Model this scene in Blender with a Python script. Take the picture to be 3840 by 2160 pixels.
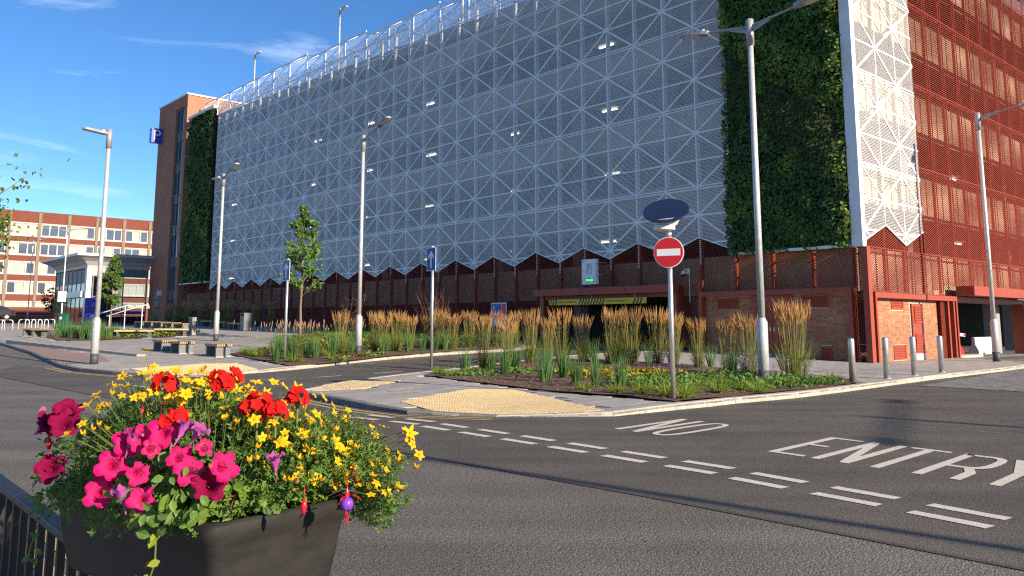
import bpy, bmesh, math, random
from mathutils import Vector, Matrix, noise
R = math.radians
sc = bpy.context.scene
for o in list(bpy.data.objects): bpy.data.objects.remove(o)
COL = sc.collection
PI = math.pi

# ------------------------------------------------------------------ camera
cd = bpy.data.cameras.new('camera'); cam = bpy.data.objects.new('camera', cd); COL.objects.link(cam)
cam.location = (0, 0, 1.5); cam.rotation_euler = (R(90 + 7.876), 0, 0)
cd.sensor_width = 36; cd.lens = 3090 / 3840 * 36; cd.shift_y = -(1080 - 788) / 3840
cd.clip_start = .05; cd.clip_end = 5000
sc.camera = cam

# ------------------------------------------------------------------ sky, sun, exposure
SUN_AZ = math.atan2(.755, -.656); SUN_EL = R(21)
wd = bpy.data.worlds.new('World'); sc.world = wd; wd.use_nodes = True
nt = wd.node_tree; nt.nodes.clear()
def wn(t, **k):
    n = nt.nodes.new(t)
    for a, b in k.items(): setattr(n, a, b)
    return n
sky = wn('ShaderNodeTexSky', sky_type='NISHITA', sun_disc=False)
sky.sun_elevation = SUN_EL; sky.sun_rotation = SUN_AZ; sky.air_density = .62; sky.dust_density = 0; sky.ozone_density = 3.0; sky.altitude = 60
tc = wn('ShaderNodeTexCoord')
mp = wn('ShaderNodeMapping'); mp.inputs['Scale'].default_value = (1.3, 2.6, 7.5); mp.inputs['Rotation'].default_value = (0, R(-7), R(20))
n1 = wn('ShaderNodeTexNoise'); n1.inputs['Scale'].default_value = 2.3; n1.inputs['Detail'].default_value = 9; n1.inputs['Roughness'].default_value = .62; n1.inputs['Distortion'].default_value = .6
cr = wn('ShaderNodeValToRGB'); cr.color_ramp.elements[0].position = .56; cr.color_ramp.elements[0].color = (0, 0, 0, 1); cr.color_ramp.elements[1].position = .86; cr.color_ramp.elements[1].color = (.45, .45, .45, 1)
mxs = wn('ShaderNodeMixRGB'); mxs.inputs['Color2'].default_value = (8.0, 8.6, 9.4, 1)
hs = wn('ShaderNodeHueSaturation'); hs.inputs['Saturation'].default_value = 1.16
bg = wn('ShaderNodeBackground'); bg.inputs['Strength'].default_value = .105
ow = wn('ShaderNodeOutputWorld')
L = nt.links.new
L(tc.outputs['Generated'], mp.inputs['Vector']); L(mp.outputs['Vector'], n1.inputs['Vector']); L(n1.outputs['Fac'], cr.inputs['Fac'])
L(sky.outputs['Color'], hs.inputs['Color']); L(hs.outputs['Color'], mxs.inputs['Color1']); L(cr.outputs['Color'], mxs.inputs['Fac'])
L(mxs.outputs['Color'], bg.inputs['Color']); L(bg.outputs['Background'], ow.inputs['Surface'])
sl = bpy.data.lights.new('sun', 'SUN'); sun = bpy.data.objects.new('sun', sl); COL.objects.link(sun)
sl.energy = 5.0; sl.angle = R(.53); sl.color = (1.0, .83, .63)
sd = Vector((math.sin(SUN_AZ) * math.cos(SUN_EL), math.cos(SUN_AZ) * math.cos(SUN_EL), math.sin(SUN_EL)))
sun.rotation_euler = sd.to_track_quat('Z', 'Y').to_euler(); sun.location = (60, -50, 60)
vs = sc.view_settings; vs.view_transform = 'Standard'; vs.look = 'None'; vs.exposure = .93; vs.gamma = 1; vs.use_curve_mapping = False
sc.render.engine = 'CYCLES'
cy = sc.cycles; cy.max_bounces = 6; cy.diffuse_bounces = 3; cy.glossy_bounces = 3; cy.transparent_max_bounces = 16; cy.transmission_bounces = 4
cy.use_denoising = False; cy.filter_width = 1.25; cy.caustics_reflective = False; cy.caustics_refractive = False
cy.sample_clamp_indirect = 6

# ------------------------------------------------------------------ materials
M = {}
def mat(name, col, rough=.7, metal=0., spec=.5, noise_s=0, noise_a=0., col2=None, bump=0., bump_s=0, objrand=0., emit=None, estr=0., transl=0., stretch=None):
    m = bpy.data.materials.new(name); m.use_nodes = True; t = m.node_tree; b = t.nodes['Principled BSDF']
    b.inputs['Roughness'].default_value = rough; b.inputs['Metallic'].default_value = metal
    b.inputs['Specular IOR Level'].default_value = spec
    b.inputs['Base Color'].default_value = (*col, 1)
    ln = t.links.new; src = None
    co = t.nodes.new('ShaderNodeTexCoord'); vec = co.outputs['Object']
    if stretch:
        mpn = t.nodes.new('ShaderNodeMapping'); mpn.inputs['Scale'].default_value = stretch; ln(vec, mpn.inputs['Vector']); vec = mpn.outputs['Vector']
    if noise_s:
        n = t.nodes.new('ShaderNodeTexNoise'); n.inputs['Scale'].default_value = noise_s; n.inputs['Detail'].default_value = 6; n.inputs['Roughness'].default_value = .65
        ln(vec, n.inputs['Vector'])
        c2 = col2 if col2 else tuple(max(0, c * (1 - noise_a)) for c in col)
        c1 = col if col2 else tuple(min(1, c * (1 + noise_a)) for c in col)
        rp = t.nodes.new('ShaderNodeValToRGB'); rp.color_ramp.elements[0].position = .32; rp.color_ramp.elements[1].position = .68
        rp.color_ramp.elements[0].color = (*c2, 1); rp.color_ramp.elements[1].color = (*c1, 1)
        ln(n.outputs['Fac'], rp.inputs['Fac']); src = rp.outputs['Color']
        mr = t.nodes.new('ShaderNodeMapRange'); mr.inputs['To Min'].default_value = max(.02, rough - .08); mr.inputs['To Max'].default_value = min(1, rough + .08)
        ln(n.outputs['Fac'], mr.inputs['Value']); ln(mr.outputs['Result'], b.inputs['Roughness'])
    if objrand:
        oi = t.nodes.new('ShaderNodeObjectInfo'); h = t.nodes.new('ShaderNodeHueSaturation')
        m1 = t.nodes.new('ShaderNodeMapRange'); m1.inputs['To Min'].default_value = 1 - objrand; m1.inputs['To Max'].default_value = 1 + objrand
        ln(oi.outputs['Random'], m1.inputs['Value']); ln(m1.outputs['Result'], h.inputs['Value'])
        m2 = t.nodes.new('ShaderNodeMath'); m2.operation = 'MULTIPLY'; m2.inputs[1].default_value = 7.31
        m3 = t.nodes.new('ShaderNodeMath'); m3.operation = 'FRACT'; m4 = t.nodes.new('ShaderNodeMapRange')
        m4.inputs['To Min'].default_value = .5 - objrand * .05; m4.inputs['To Max'].default_value = .5 + objrand * .05
        ln(oi.outputs['Random'], m2.inputs[0]); ln(m2.outputs[0], m3.inputs[0]); ln(m3.outputs[0], m4.inputs['Value']); ln(m4.outputs['Result'], h.inputs['Hue'])
        if src: ln(src, h.inputs['Color'])
        else: h.inputs['Color'].default_value = (*col, 1)
        src = h.outputs['Color']
    if src: ln(src, b.inputs['Base Color'])
    if bump:
        n2 = t.nodes.new('ShaderNodeTexNoise'); n2.inputs['Scale'].default_value = bump_s or noise_s; n2.inputs['Detail'].default_value = 4
        ln(vec, n2.inputs['Vector'])
        bp = t.nodes.new('ShaderNodeBump'); bp.inputs['Strength'].default_value = bump; bp.inputs['Distance'].default_value = .02
        ln(n2.outputs['Fac'], bp.inputs['Height']); ln(bp.outputs['Normal'], b.inputs['Normal'])
    if emit:
        b.inputs['Emission Color'].default_value = (*emit, 1); b.inputs['Emission Strength'].default_value = estr
    if transl:
        tr = t.nodes.new('ShaderNodeBsdfTranslucent'); mx = t.nodes.new('ShaderNodeMixShader'); mx.inputs['Fac'].default_value = transl
        if src: ln(src, tr.inputs['Color'])
        else: tr.inputs['Color'].default_value = (*col, 1)
        out = t.nodes['Material Output']; ln(b.outputs['BSDF'], mx.inputs[1]); ln(tr.outputs['BSDF'], mx.inputs[2]); ln(mx.outputs['Shader'], out.inputs['Surface'])
    M[name] = m
    return m
def leafmat(name, col, col2, ns=3., transl=.3, rough=.55, rnd=.12):
    return mat(name, col, rough=rough, spec=.35, noise_s=ns, col2=col2, transl=transl, objrand=rnd)
def asphalt(name, base, lite, coarse, bumpk, patch):
    m = bpy.data.materials.new(name); m.use_nodes = True; t = m.node_tree; b = t.nodes['Principled BSDF']; ln = t.links.new
    co = t.nodes.new('ShaderNodeTexCoord')
    v = t.nodes.new('ShaderNodeTexVoronoi'); v.inputs['Scale'].default_value = coarse; ln(co.outputs['Object'], v.inputs['Vector'])
    v2 = t.nodes.new('ShaderNodeTexNoise'); v2.inputs['Scale'].default_value = coarse * .45; v2.inputs['Detail'].default_value = 8; v2.inputs['Roughness'].default_value = .8; ln(co.outputs['Object'], v2.inputs['Vector'])
    n = t.nodes.new('ShaderNodeTexNoise'); n.inputs['Scale'].default_value = .55; n.inputs['Detail'].default_value = 6; ln(co.outputs['Object'], n.inputs['Vector'])
    # wheel-path streaks along the road
    mpn = t.nodes.new('ShaderNodeMapping'); mpn.inputs['Rotation'].default_value = (0, 0, R(46)); mpn.inputs['Scale'].default_value = (.16, 1.4, 1); ln(co.outputs['Object'], mpn.inputs['Vector'])
    st = t.nodes.new('ShaderNodeTexNoise'); st.inputs['Scale'].default_value = 1.1; st.inputs['Detail'].default_value = 5; ln(mpn.outputs['Vector'], st.inputs['Vector'])
    r1 = t.nodes.new('ShaderNodeValToRGB'); e = r1.color_ramp.elements; e[0].position = .30; e[0].color = (*[c * .45 for c in base], 1); e[1].position = .74; e[1].color = (*lite, 1)
    em = e.new(.5); em.color = (*base, 1)
    ln(v2.outputs['Fac'], r1.inputs['Fac'])
    hv = t.nodes.new('ShaderNodeHueSaturation')
    ad = t.nodes.new('ShaderNodeMath'); ad.operation = 'ADD'; ln(n.outputs['Fac'], ad.inputs[0]); ln(st.outputs['Fac'], ad.inputs[1])
    mr = t.nodes.new('ShaderNodeMapRange'); mr.inputs['From Min'].default_value = .6; mr.inputs['From Max'].default_value = 1.4; mr.inputs['To Min'].default_value = 1 - patch; mr.inputs['To Max'].default_value = 1 + patch
    ln(ad.outputs[0], mr.inputs['Value']); ln(mr.outputs['Result'], hv.inputs['Value']); ln(r1.outputs['Color'], hv.inputs['Color']); ln(hv.outputs['Color'], b.inputs['Base Color'])
    b.inputs['Roughness'].default_value = .72; b.inputs['Specular IOR Level'].default_value = .35
    ad2 = t.nodes.new('ShaderNodeMath'); ad2.operation = 'ADD'; ln(v.outputs['Distance'], ad2.inputs[0]); ln(v2.outputs['Fac'], ad2.inputs[1])
    bp = t.nodes.new('ShaderNodeBump'); bp.inputs['Strength'].default_value = bumpk; bp.inputs['Distance'].default_value = .012; bp.invert = True
    ln(ad2.outputs[0], bp.inputs['Height']); ln(bp.outputs['Normal'], b.inputs['Normal'])
    M[name] = m
asphalt('asphalt_old', (.142, .130, .108), (.315, .287, .236), 66, .7, .36)
asphalt('asphalt_new', (.104, .094, .079), (.235, .211, .173), 95, .55, .36)
mat('asphalt_seam', (.06, .056, .052), .9, noise_s=30, noise_a=.3)
mat('paving', (.33, .31, .285), .8, noise_s=9, noise_a=.16, objrand=.10, bump=.12, bump_s=60)
mat('paving_base', (.21, .20, .185), .9, noise_s=6, noise_a=.2)
mat('paving_red', (.27, .19, .155), .85, noise_s=14, noise_a=.22, bump=.2, bump_s=40)
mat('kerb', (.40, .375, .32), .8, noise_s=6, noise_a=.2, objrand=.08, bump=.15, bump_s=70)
mat('tactile', (.52, .41, .23), .8, noise_s=12, noise_a=.14, objrand=.07, bump=.1, bump_s=80)
mat('tactile_base', (.22, .17, .09), .9)
mat('block', (.17, .165, .16), .85, noise_s=10, noise_a=.2, objrand=.16)
mat('road_white', (.62, .58, .50), .75, noise_s=38, col2=(.20, .19, .165), bump=.3, bump_s=90)
for n_ in M['road_white'].node_tree.nodes:
    if n_.type == 'VALTORGB': n_.color_ramp.elements[0].position = .30; n_.color_ramp.elements[1].position = .44
mat('road_yellow', (.56, .42, .16), .75, noise_s=22, col2=(.40, .30, .13), bump=.2, bump_s=90)
mat('soil', (.075, .043, .028), .95, noise_s=22, col2=(.17, .095, .06), bump=1., bump_s=55)
mat('bark_chip', (.19, .105, .065), .9, noise_s=30, noise_a=.35, objrand=.3)
mat('white_metal', (.74, .75, .76), .42, spec=.5, noise_s=1.2, noise_a=.05)
mat('white_sheet', (.72, .72, .71), .45, spec=.5, noise_s=.7, noise_a=.07, objrand=.09)
mat('red_metal', (.31, .054, .024), .5, noise_s=1.5, noise_a=.10)
mat('red_mesh', (.31, .054, .030), .5, noise_s=.6, noise_a=.08)
mat('cream_wall', (.43, .36, .255), .85, noise_s=1.3, noise_a=.10)
mat('concrete', (.27, .265, .26), .85, noise_s=1.5, noise_a=.14)
mat('dark_concrete', (.115, .115, .12), .9, noise_s=1, noise_a=.2)
mat('inner_paint', (.30, .30, .31), .8, noise_s=.5, noise_a=.08)
mat('brick', (.38, .135, .062), .85, noise_s=18, noise_a=.16, objrand=.26, bump=.15, bump_s=70)
mat('brick_buff', (.35, .18, .088), .85, noise_s=18, noise_a=.16, objrand=.26, bump=.15, bump_s=70)
mat('mortar', (.46, .39, .30), .95, noise_s=30, noise_a=.12)
mat('galv', (.56, .565, .57), .40, metal=.75, noise_s=7, noise_a=.14)
mat('galv_matt', (.50, .505, .51), .5, metal=.35, noise_s=9, noise_a=.16, bump=.04, bump_s=60)
mat('lamp_grey', (.33, .335, .34), .45, metal=.3, noise_s=6, noise_a=.1)
mat('dark_base', (.055, .06, .07), .6, noise_s=20, noise_a=.25)
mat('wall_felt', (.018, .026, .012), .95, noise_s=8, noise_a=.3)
mat('lens', (.72, .72, .68), .25)
mat('black_metal', (.010, .010, .012), .5, spec=.3, noise_s=25, noise_a=.3)
mat('black_plastic', (.030, .029, .0275), .6, spec=.16, noise_s=7, col2=(.017, .0165, .016), bump=.08, bump_s=30, stretch=(1, 1, 2.5))
mat('grey_metal', (.13, .14, .15), .5, noise_s=6, noise_a=.1)
mat('wood_top', (.42, .25, .115), .6, noise_s=6, noise_a=.2, objrand=.12, stretch=(1, 9, 9))
mat('wood_pale', (.62, .43, .20), .6, noise_s=6, noise_a=.14, objrand=.10, stretch=(1, 9, 9))
mat('glass_dark', (.02, .026, .034), .06, spec=.9)
mat('glass_office', (.07, .09, .12), .08, spec=.9)
mat('blind', (.42, .40, .35), .85, noise_s=2, noise_a=.06)
mat('window_white', (.47, .455, .42), .6)
mat('blue_sign', (.012, .060, .34), .4)
mat('blue_p', (.008, .075, .52), .35)
mat('blue_totem', (.02, .02, .34), .4)
mat('blue_totem_dark', (.008, .008, .10), .4)
mat('sign_white', (.80, .80, .79), .4)
mat('sign_grey', (.30, .31, .32), .4)
mat('sign_red', (.56, .014, .018), .35)
mat('sign_yellow', (.72, .50, .03), .5)
mat('sign_black', (.02, .02, .02), .5)
mat('solar', (.012, .018, .05), .12, spec=.9, noise_s=60, noise_a=.4)
mat('led_green', (.0, .25, .05), .4, emit=(.05, 1, .18), estr=2.2)
mat('lamp_lit', (1, .95, .85), .4, emit=(1, .93, .78), estr=2.8)
mat('cabinet_green', (.015, .105, .065), .5)
mat('silver_panel', (.44, .45, .46), .4, metal=.2, noise_s=.5, noise_a=.04)
mat('plastic_white', (.62, .63, .64), .45, noise_s=3, noise_a=.08)
mat('plastic_red', (.44, .02, .025), .45, noise_s=3, noise_a=.12)
mat('car_grey', (.045, .05, .06), .22, metal=.5)
mat('tyre', (.015, .015, .015), .85)
mat('bark', (.20, .145, .095), .9, noise_s=14, noise_a=.35, bump=.5, bump_s=30)
mat('twig', (.17, .085, .055), .9, noise_s=14, noise_a=.3)

def glass(name, tint, rough=.02, fac=.55):
    m = bpy.data.materials.new(name); m.use_nodes = True; t = m.node_tree; t.nodes.clear(); ln = t.links.new
    tr = t.nodes.new('ShaderNodeBsdfTransparent'); tr.inputs['Color'].default_value = (*tint, 1)
    gl = t.nodes.new('ShaderNodeBsdfGlossy'); gl.inputs['Roughness'].default_value = rough
    fr = t.nodes.new('ShaderNodeFresnel'); fr.inputs['IOR'].default_value = 1.5
    mx = t.nodes.new('ShaderNodeMixShader'); o = t.nodes.new('ShaderNodeOutputMaterial')
    ln(fr.outputs['Fac'], mx.inputs['Fac']); ln(tr.outputs['BSDF'], mx.inputs[1]); ln(gl.outputs['BSDF'], mx.inputs[2]); ln(mx.outputs['Shader'], o.inputs['Surface'])
    M[name] = m
glass('glass_clear', (.80, .86, .88))

def brickmat(name, c1, c2, mo, w=.225, h=.075):
    m = bpy.data.materials.new(name); m.use_nodes = True; t = m.node_tree; b = t.nodes['Principled BSDF']; ln = t.links.new
    uv = t.nodes.new('ShaderNodeUVMap')
    bt = t.nodes.new('ShaderNodeTexBrick'); bt.inputs['Scale'].default_value = 1; bt.inputs['Brick Width'].default_value = w; bt.inputs['Row Height'].default_value = h
    bt.inputs['Mortar Size'].default_value = .009; bt.inputs['Color1'].default_value = (*c1, 1); bt.inputs['Color2'].default_value = (*c2, 1); bt.inputs['Mortar'].default_value = (*mo, 1); bt.inputs['Bias'].default_value = 0
    ln(uv.outputs['UV'], bt.inputs['Vector'])
    n = t.nodes.new('ShaderNodeTexNoise'); n.inputs['Scale'].default_value = .8; n.inputs['Detail'].default_value = 5; ln(uv.outputs['UV'], n.inputs['Vector'])
    hv = t.nodes.new('ShaderNodeHueSaturation'); mr = t.nodes.new('ShaderNodeMapRange'); mr.inputs['To Min'].default_value = .75; mr.inputs['To Max'].default_value = 1.25
    ln(n.outputs['Fac'], mr.inputs['Value']); ln(mr.outputs['Result'], hv.inputs['Value']); ln(bt.outputs['Color'], hv.inputs['Color']); ln(hv.outputs['Color'], b.inputs['Base Color'])
    b.inputs['Roughness'].default_value = .9
    M[name] = m
brickmat('brick_far', (.42, .15, .078), (.30, .105, .058), (.36, .26, .19))
brickmat('brick_office', (.19, .041, .022), (.15, .033, .019), (.17, .075, .05))
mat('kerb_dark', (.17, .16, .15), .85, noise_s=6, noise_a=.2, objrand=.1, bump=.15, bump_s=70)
mat('pier', (.20, .165, .13), .85, noise_s=1.5, noise_a=.14)

# ------------------------------------------------------------------ mesh helpers
class MB:
    def __init__(s): s.v = []; s.f = []; s.m = []; s.uv = None
    def face(s, pts, mi=0):
        i = len(s.v); s.v.extend([tuple(p) for p in pts]); s.f.append(tuple(range(i, i + len(pts)))); s.m.append(mi); return s
    def box(s, x0, x1, y0, y1, z0, z1, mi=0):
        i = len(s.v)
        s.v += [(x0, y0, z0), (x1, y0, z0), (x1, y1, z0), (x0, y1, z0), (x0, y0, z1), (x1, y0, z1), (x1, y1, z1), (x0, y1, z1)]
        for q in ((0, 3, 2, 1), (4, 5, 6, 7), (0, 1, 5, 4), (1, 2, 6, 5), (2, 3, 7, 6), (3, 0, 4, 7)):
            s.f.append(tuple(i + k for k in q)); s.m.append(mi)
        return s
    def prism(s, poly, z0, z1, mi=0, bottom=True):      # poly: list of (x, y); z may be functions
        n = len(poly); i = len(s.v)
        g0 = z0 if callable(z0) else (lambda x, y: z0); g1 = z1 if callable(z1) else (lambda x, y: z1)
        s.v += [(x, y, g0(x, y)) for x, y in poly] + [(x, y, g1(x, y)) for x, y in poly]
        s.f.append(tuple(i + n + k for k in range(n))); s.m.append(mi)
        if bottom: s.f.append(tuple(i + n - 1 - k for k in range(n))); s.m.append(mi)
        for k in range(n):
            j = (k + 1) % n; s.f.append((i + k, i + j, i + n + j, i + n + k)); s.m.append(mi)
        return s
    def tube(s, pts, rads, n=8, mi=0, cap=True):
        pts = [Vector(p) for p in pts]
        if not hasattr(rads, '__len__'): rads = [rads] * len(pts)
        base = len(s.v); up = None
        for k, p in enumerate(pts):
            d = (pts[min(k + 1, len(pts) - 1)] - pts[max(k - 1, 0)])
            if d.length < 1e-9: d = Vector((0, 0, 1))
            d.normalize()
            if up is None: up = Vector((1, 0, 0)) if abs(d.x) < .8 else Vector((0, 1, 0))
            a = d.cross(up)
            if a.length < 1e-6: a = d.orthogonal()
            a.normalize(); b = d.cross(a); up = b.cross(d) if False else up
            for q in range(n):
                t = 2 * PI * q / n; w = p + (a * math.cos(t) + b * math.sin(t)) * rads[k]; s.v.append(tuple(w))
        for k in range(len(pts) - 1):
            for q in range(n):
                r = (q + 1) % n
                s.f.append((base + k * n + q, base + (k + 1) * n + q, base + (k + 1) * n + r, base + k * n + r)); s.m.append(mi)
        if cap:
            s.f.append(tuple(base + q for q in range(n))); s.m.append(mi)
            s.f.append(tuple(base + (len(pts) - 1) * n + n - 1 - q for q in range(n))); s.m.append(mi)
        return s
    def lathe(s, prof, n=16, cx=0, cy=0, mi=0, cap=True):  # prof: (r, z)
        return s.tube([(cx, cy, z) for r, z in prof], [max(r, 1e-4) for r, z in prof], n, mi, cap)
    def bar(s, a, b, w, h, mi=0, upv=(0, 0, 1)):          # rectangular bar from a to b
        a = Vector(a); b = Vector(b); d = (b - a); d.normalize(); u = Vector(upv)
        sx = d.cross(u)
        if sx.length < 1e-5: sx = d.orthogonal()
        sx.normalize(); u = sx.cross(d); i = len(s.v)
        for p in (a, b):
            for q, r in ((-1, -1), (1, -1), (1, 1), (-1, 1)): s.v.append(tuple(p + sx * (q * w / 2) + u * (r * h / 2)))
        for q in ((0, 1, 2, 3), (7, 6, 5, 4), (0, 4, 5, 1), (1, 5, 6, 2), (2, 6, 7, 3), (3, 7, 4, 0)):
            s.f.append(tuple(i + k for k in q)); s.m.append(mi)
        return s
    def add(s, other, mtx=None, mi=None):
        i = len(s.v)
        s.v += [tuple(mtx @ Vector(v)) for v in other.v] if mtx else list(other.v)
        s.f += [tuple(i + k for k in f) for f in other.f]; s.m += (other.m if mi is None else [mi] * len(other.m)); return s
    def mesh(s, name, mats, smooth=False, uvbox=False):
        me = bpy.data.meshes.new(name); me.from_pydata(s.v, [], s.f)
        for m in (mats if isinstance(mats, (list, tuple)) else [mats]): me.materials.append(M[m])
        if len(me.materials) > 1: me.polygons.foreach_set('material_index', s.m)
        if smooth: me.polygons.foreach_set('use_smooth', [True] * len(me.polygons))
        me.update()
        if uvbox:
            ul = me.uv_layers.new(name='UVMap')
            for p in me.polygons:
                n = p.normal
                for li in p.loop_indices:
                    c = me.vertices[me.loops[li].vertex_index].co
                    ul.data[li].uv = ((c.x if abs(n.y) > abs(n.x) else c.y) if abs(n.z) < .7 else c.x, c.z if abs(n.z) < .7 else c.y)
        return me
    def build(s, name, mats, parent=None, smooth=False, uvbox=False, loc=None, rz=None, bevel=0):
        o = link(name, s.mesh(name, mats, smooth, uvbox), parent, loc, rz)
        if bevel:
            b = o.modifiers.new('bevel', 'BEVEL'); b.width = bevel; b.segments = 2; b.limit_method = 'ANGLE'
        return o
def link(name, data, parent=None, loc=None, rz=None):
    o = bpy.data.objects.new(name, data); COL.objects.link(o)
    if parent: o.parent = parent
    if loc is not None: o.location = loc
    if rz is not None: o.rotation_euler = (0, 0, rz)
    return o
def tag(o, label, cat, group=None):
    o['label'] = label; o['category'] = cat
    if group: o['group'] = group
    return o
def thing(name, label, cat, loc=(0, 0, 0), rz=0, group=None):
    return tag(link(name, None, None, loc, rz), label, cat, group)
def struct(o): o['kind'] = 'structure'; return o
def stuff(o, label=None, cat=None):
    o['kind'] = 'stuff'
    if label: o['label'] = label
    if cat: o['category'] = cat
    return o
def dup(o, parent=None):
    c = o.copy(); COL.objects.link(c); c.parent = parent
    for ch in [x for x in bpy.data.objects if x.parent == o]: dup(ch, c)
    return c
KIDS = {}
def clone(root, loc, rz=0, sca=1, label=None, group=None):
    c = root.copy(); COL.objects.link(c); c.location = loc; c.rotation_euler = (0, 0, rz)
    c.scale = (sca,) * 3 if not hasattr(sca, '__len__') else sca
    if label: c['label'] = label
    if group: c['group'] = group
    for ch in root.children:
        k = ch.copy(); COL.objects.link(k); k.parent = c
        for g in ch.children:
            q = g.copy(); COL.objects.link(q); q.parent = k
    return c
def text(body, size, matn, parent, mtx, name='lettering', ext=.0015, align='CENTER', sx=1.):
    cu = bpy.data.curves.new(name, 'FONT'); cu.body = body; cu.size = size; cu.align_x = align; cu.align_y = 'CENTER'; cu.extrude = ext; cu.resolution_u = 3
    o = bpy.data.objects.new(name, cu); COL.objects.link(o)
    dg = bpy.context.evaluated_depsgraph_get(); me = bpy.data.meshes.new_from_object(o.evaluated_get(dg))
    bpy.data.objects.remove(o); me.materials.clear(); me.materials.append(M[matn]); me.name = name
    q = link(name, me, parent); q.matrix_local = mtx @ Matrix.Diagonal((sx, 1, 1, 1)); return q
def inpoly(x, y, P):
    c = False; n = len(P); j = n - 1
    for i in range(n):
        xi, yi = P[i]; xj, yj = P[j]
        if (yi > y) != (yj > y) and x < (xj - xi) * (y - yi) / (yj - yi) + xi: c = not c
        j = i
    return c
def cliphalf(P, nx, ny, d):
    out = []; n = len(P)
    for i in range(n):
        a = P[i]; b = P[(i + 1) % n]; da = a[0] * nx + a[1] * ny - d; db = b[0] * nx + b[1] * ny - d
        if da <= 0: out.append(a)
        if (da < 0 < db) or (db < 0 < da):
            t = da / (da - db); out.append((a[0] + (b[0] - a[0]) * t, a[1] + (b[1] - a[1]) * t))
    return out
def area(P): return abs(sum(P[i][0] * P[(i + 1) % len(P)][1] - P[(i + 1) % len(P)][0] * P[i][1] for i in range(len(P)))) / 2
def sst(a, b, x):
    k = min(1, max(0, (x - a) / (b - a))); return k * k * (3 - 2 * k)
def terr(x, y):
    t = (y - 28) / 1.5
    z = .034 * 1.5 * (t if t > 30 else math.log1p(math.exp(t)))
    z *= (1 - sst(8, 16, x)) * (1 - .3 * sst(22, 40, -x))
    return z if z < 1.2 else 1.2 + .5 * math.tanh((z - 1.2) / .5)
CROSS = [(-.1, 13.8, 2.0), (-4.7, 18.9, 1.4), (-8.9, 24.2, 1.9)]
def ph(x, y):        # pavement surface: a kerb's height above the road, dipping to the crossings
    d = .105
    for cx, cyy, r in CROSS: d -= .085 * math.exp(-((x - cx) ** 2 + (y - cyy) ** 2) / (r * r))
    return terr(x, y) + max(.02, d)
YAW = R(47.9)
KX, KY = 12.823, 29.815
LD = (-math.cos(YAW), math.sin(YAW)); RD = (math.sin(YAW), math.cos(YAW))
def bl(x, y):        # building axes -> world
    return (KX - x * LD[0] + y * RD[0], KY - x * LD[1] + y * RD[1])
RZB = -YAW

ORD = 'first second third fourth fifth sixth seventh eighth ninth tenth eleventh twelfth thirteenth fourteenth fifteenth sixteenth seventeenth eighteenth nineteenth twentieth twenty-first twenty-second'.split()

# ------------------------------------------------------------------ ground, roads, pavements
def sheet(name, poly, zf, matn, step=2.0, cuts=True, thick=0):
    bm = bmesh.new(); vs_ = [bm.verts.new((x, y, 0)) for x, y in poly]; f = bm.faces.new(vs_)
    bmesh.ops.triangulate(bm, faces=[f])
    if cuts:
        xs = [p[0] for p in poly]; ys = [p[1] for p in poly]
        k = math.ceil(min(xs) / step) * step
        while k < max(xs):
            bmesh.ops.bisect_plane(bm, geom=bm.verts[:] + bm.edges[:] + bm.faces[:], plane_co=(k, 0, 0), plane_no=(1, 0, 0)); k += step
        k = math.ceil(min(ys) / step) * step
        while k < max(ys):
            bmesh.ops.bisect_plane(bm, geom=bm.verts[:] + bm.edges[:] + bm.faces[:], plane_co=(0, k, 0), plane_no=(0, 1, 0)); k += step
    for v in bm.verts: v.co.z = zf(v.co.x, v.co.y)
    bmesh.ops.recalc_face_normals(bm, faces=bm.faces[:])
    me = bpy.data.meshes.new(name); bm.to_mesh(me); bm.free()
    if me.polygons and sum(p.normal.z for p in me.polygons) < 0: me.flip_normals()
    me.materials.append(M[matn])
    return link(name, me)
xs = [-2500, -900, -350, -160, -100] + [-80 + 2 * i for i in range(81)] + [100, 160, 350, 900, 2500]
ys = [-900, -200, -60, -20, 0, 8, 14, 18] + [20 + 2 * i for i in range(51)] + [140, 200, 350, 900, 3000]
g = MB(); g.v = [(x, y, terr(x, y)) for y in ys for x in xs]
nx = len(xs); g.f = [(j * nx + i, j * nx + i + 1, (j + 1) * nx + i + 1, (j + 1) * nx + i) for j in range(len(ys) - 1) for i in range(nx - 1)]; g.m = [0] * len(g.f)
struct(g.build('ground', 'asphalt_old', smooth=True))
NEWROAD = [(-15.6, 25.0), (-7.9, 16.9), (-1.06, 9.8), (1.26, 7.45), (5.2, 3.1), (16, 2), (40, 20), (40, 34), (19, 36), (7, 37), (2.6, 41), (-.6, 37.5), (-7, 27), (-14, 27), (-17.5, 29.6)]
struct(sheet('road', NEWROAD, lambda x, y: terr(x, y) + .004, 'asphalt_new', 2))
# block-paved ramp at the car park exit
RAMP = [(9.92, 20.45), (11.35, 18.65), (24, 31.5), (26, 38.2), (19.3, 35.2), (19.4, 32), (17.7, 28.7)]
ramp = struct(sheet('block_paved_ramp', RAMP, lambda x, y: terr(x, y) + .010, 'paving_base', 3))

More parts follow.
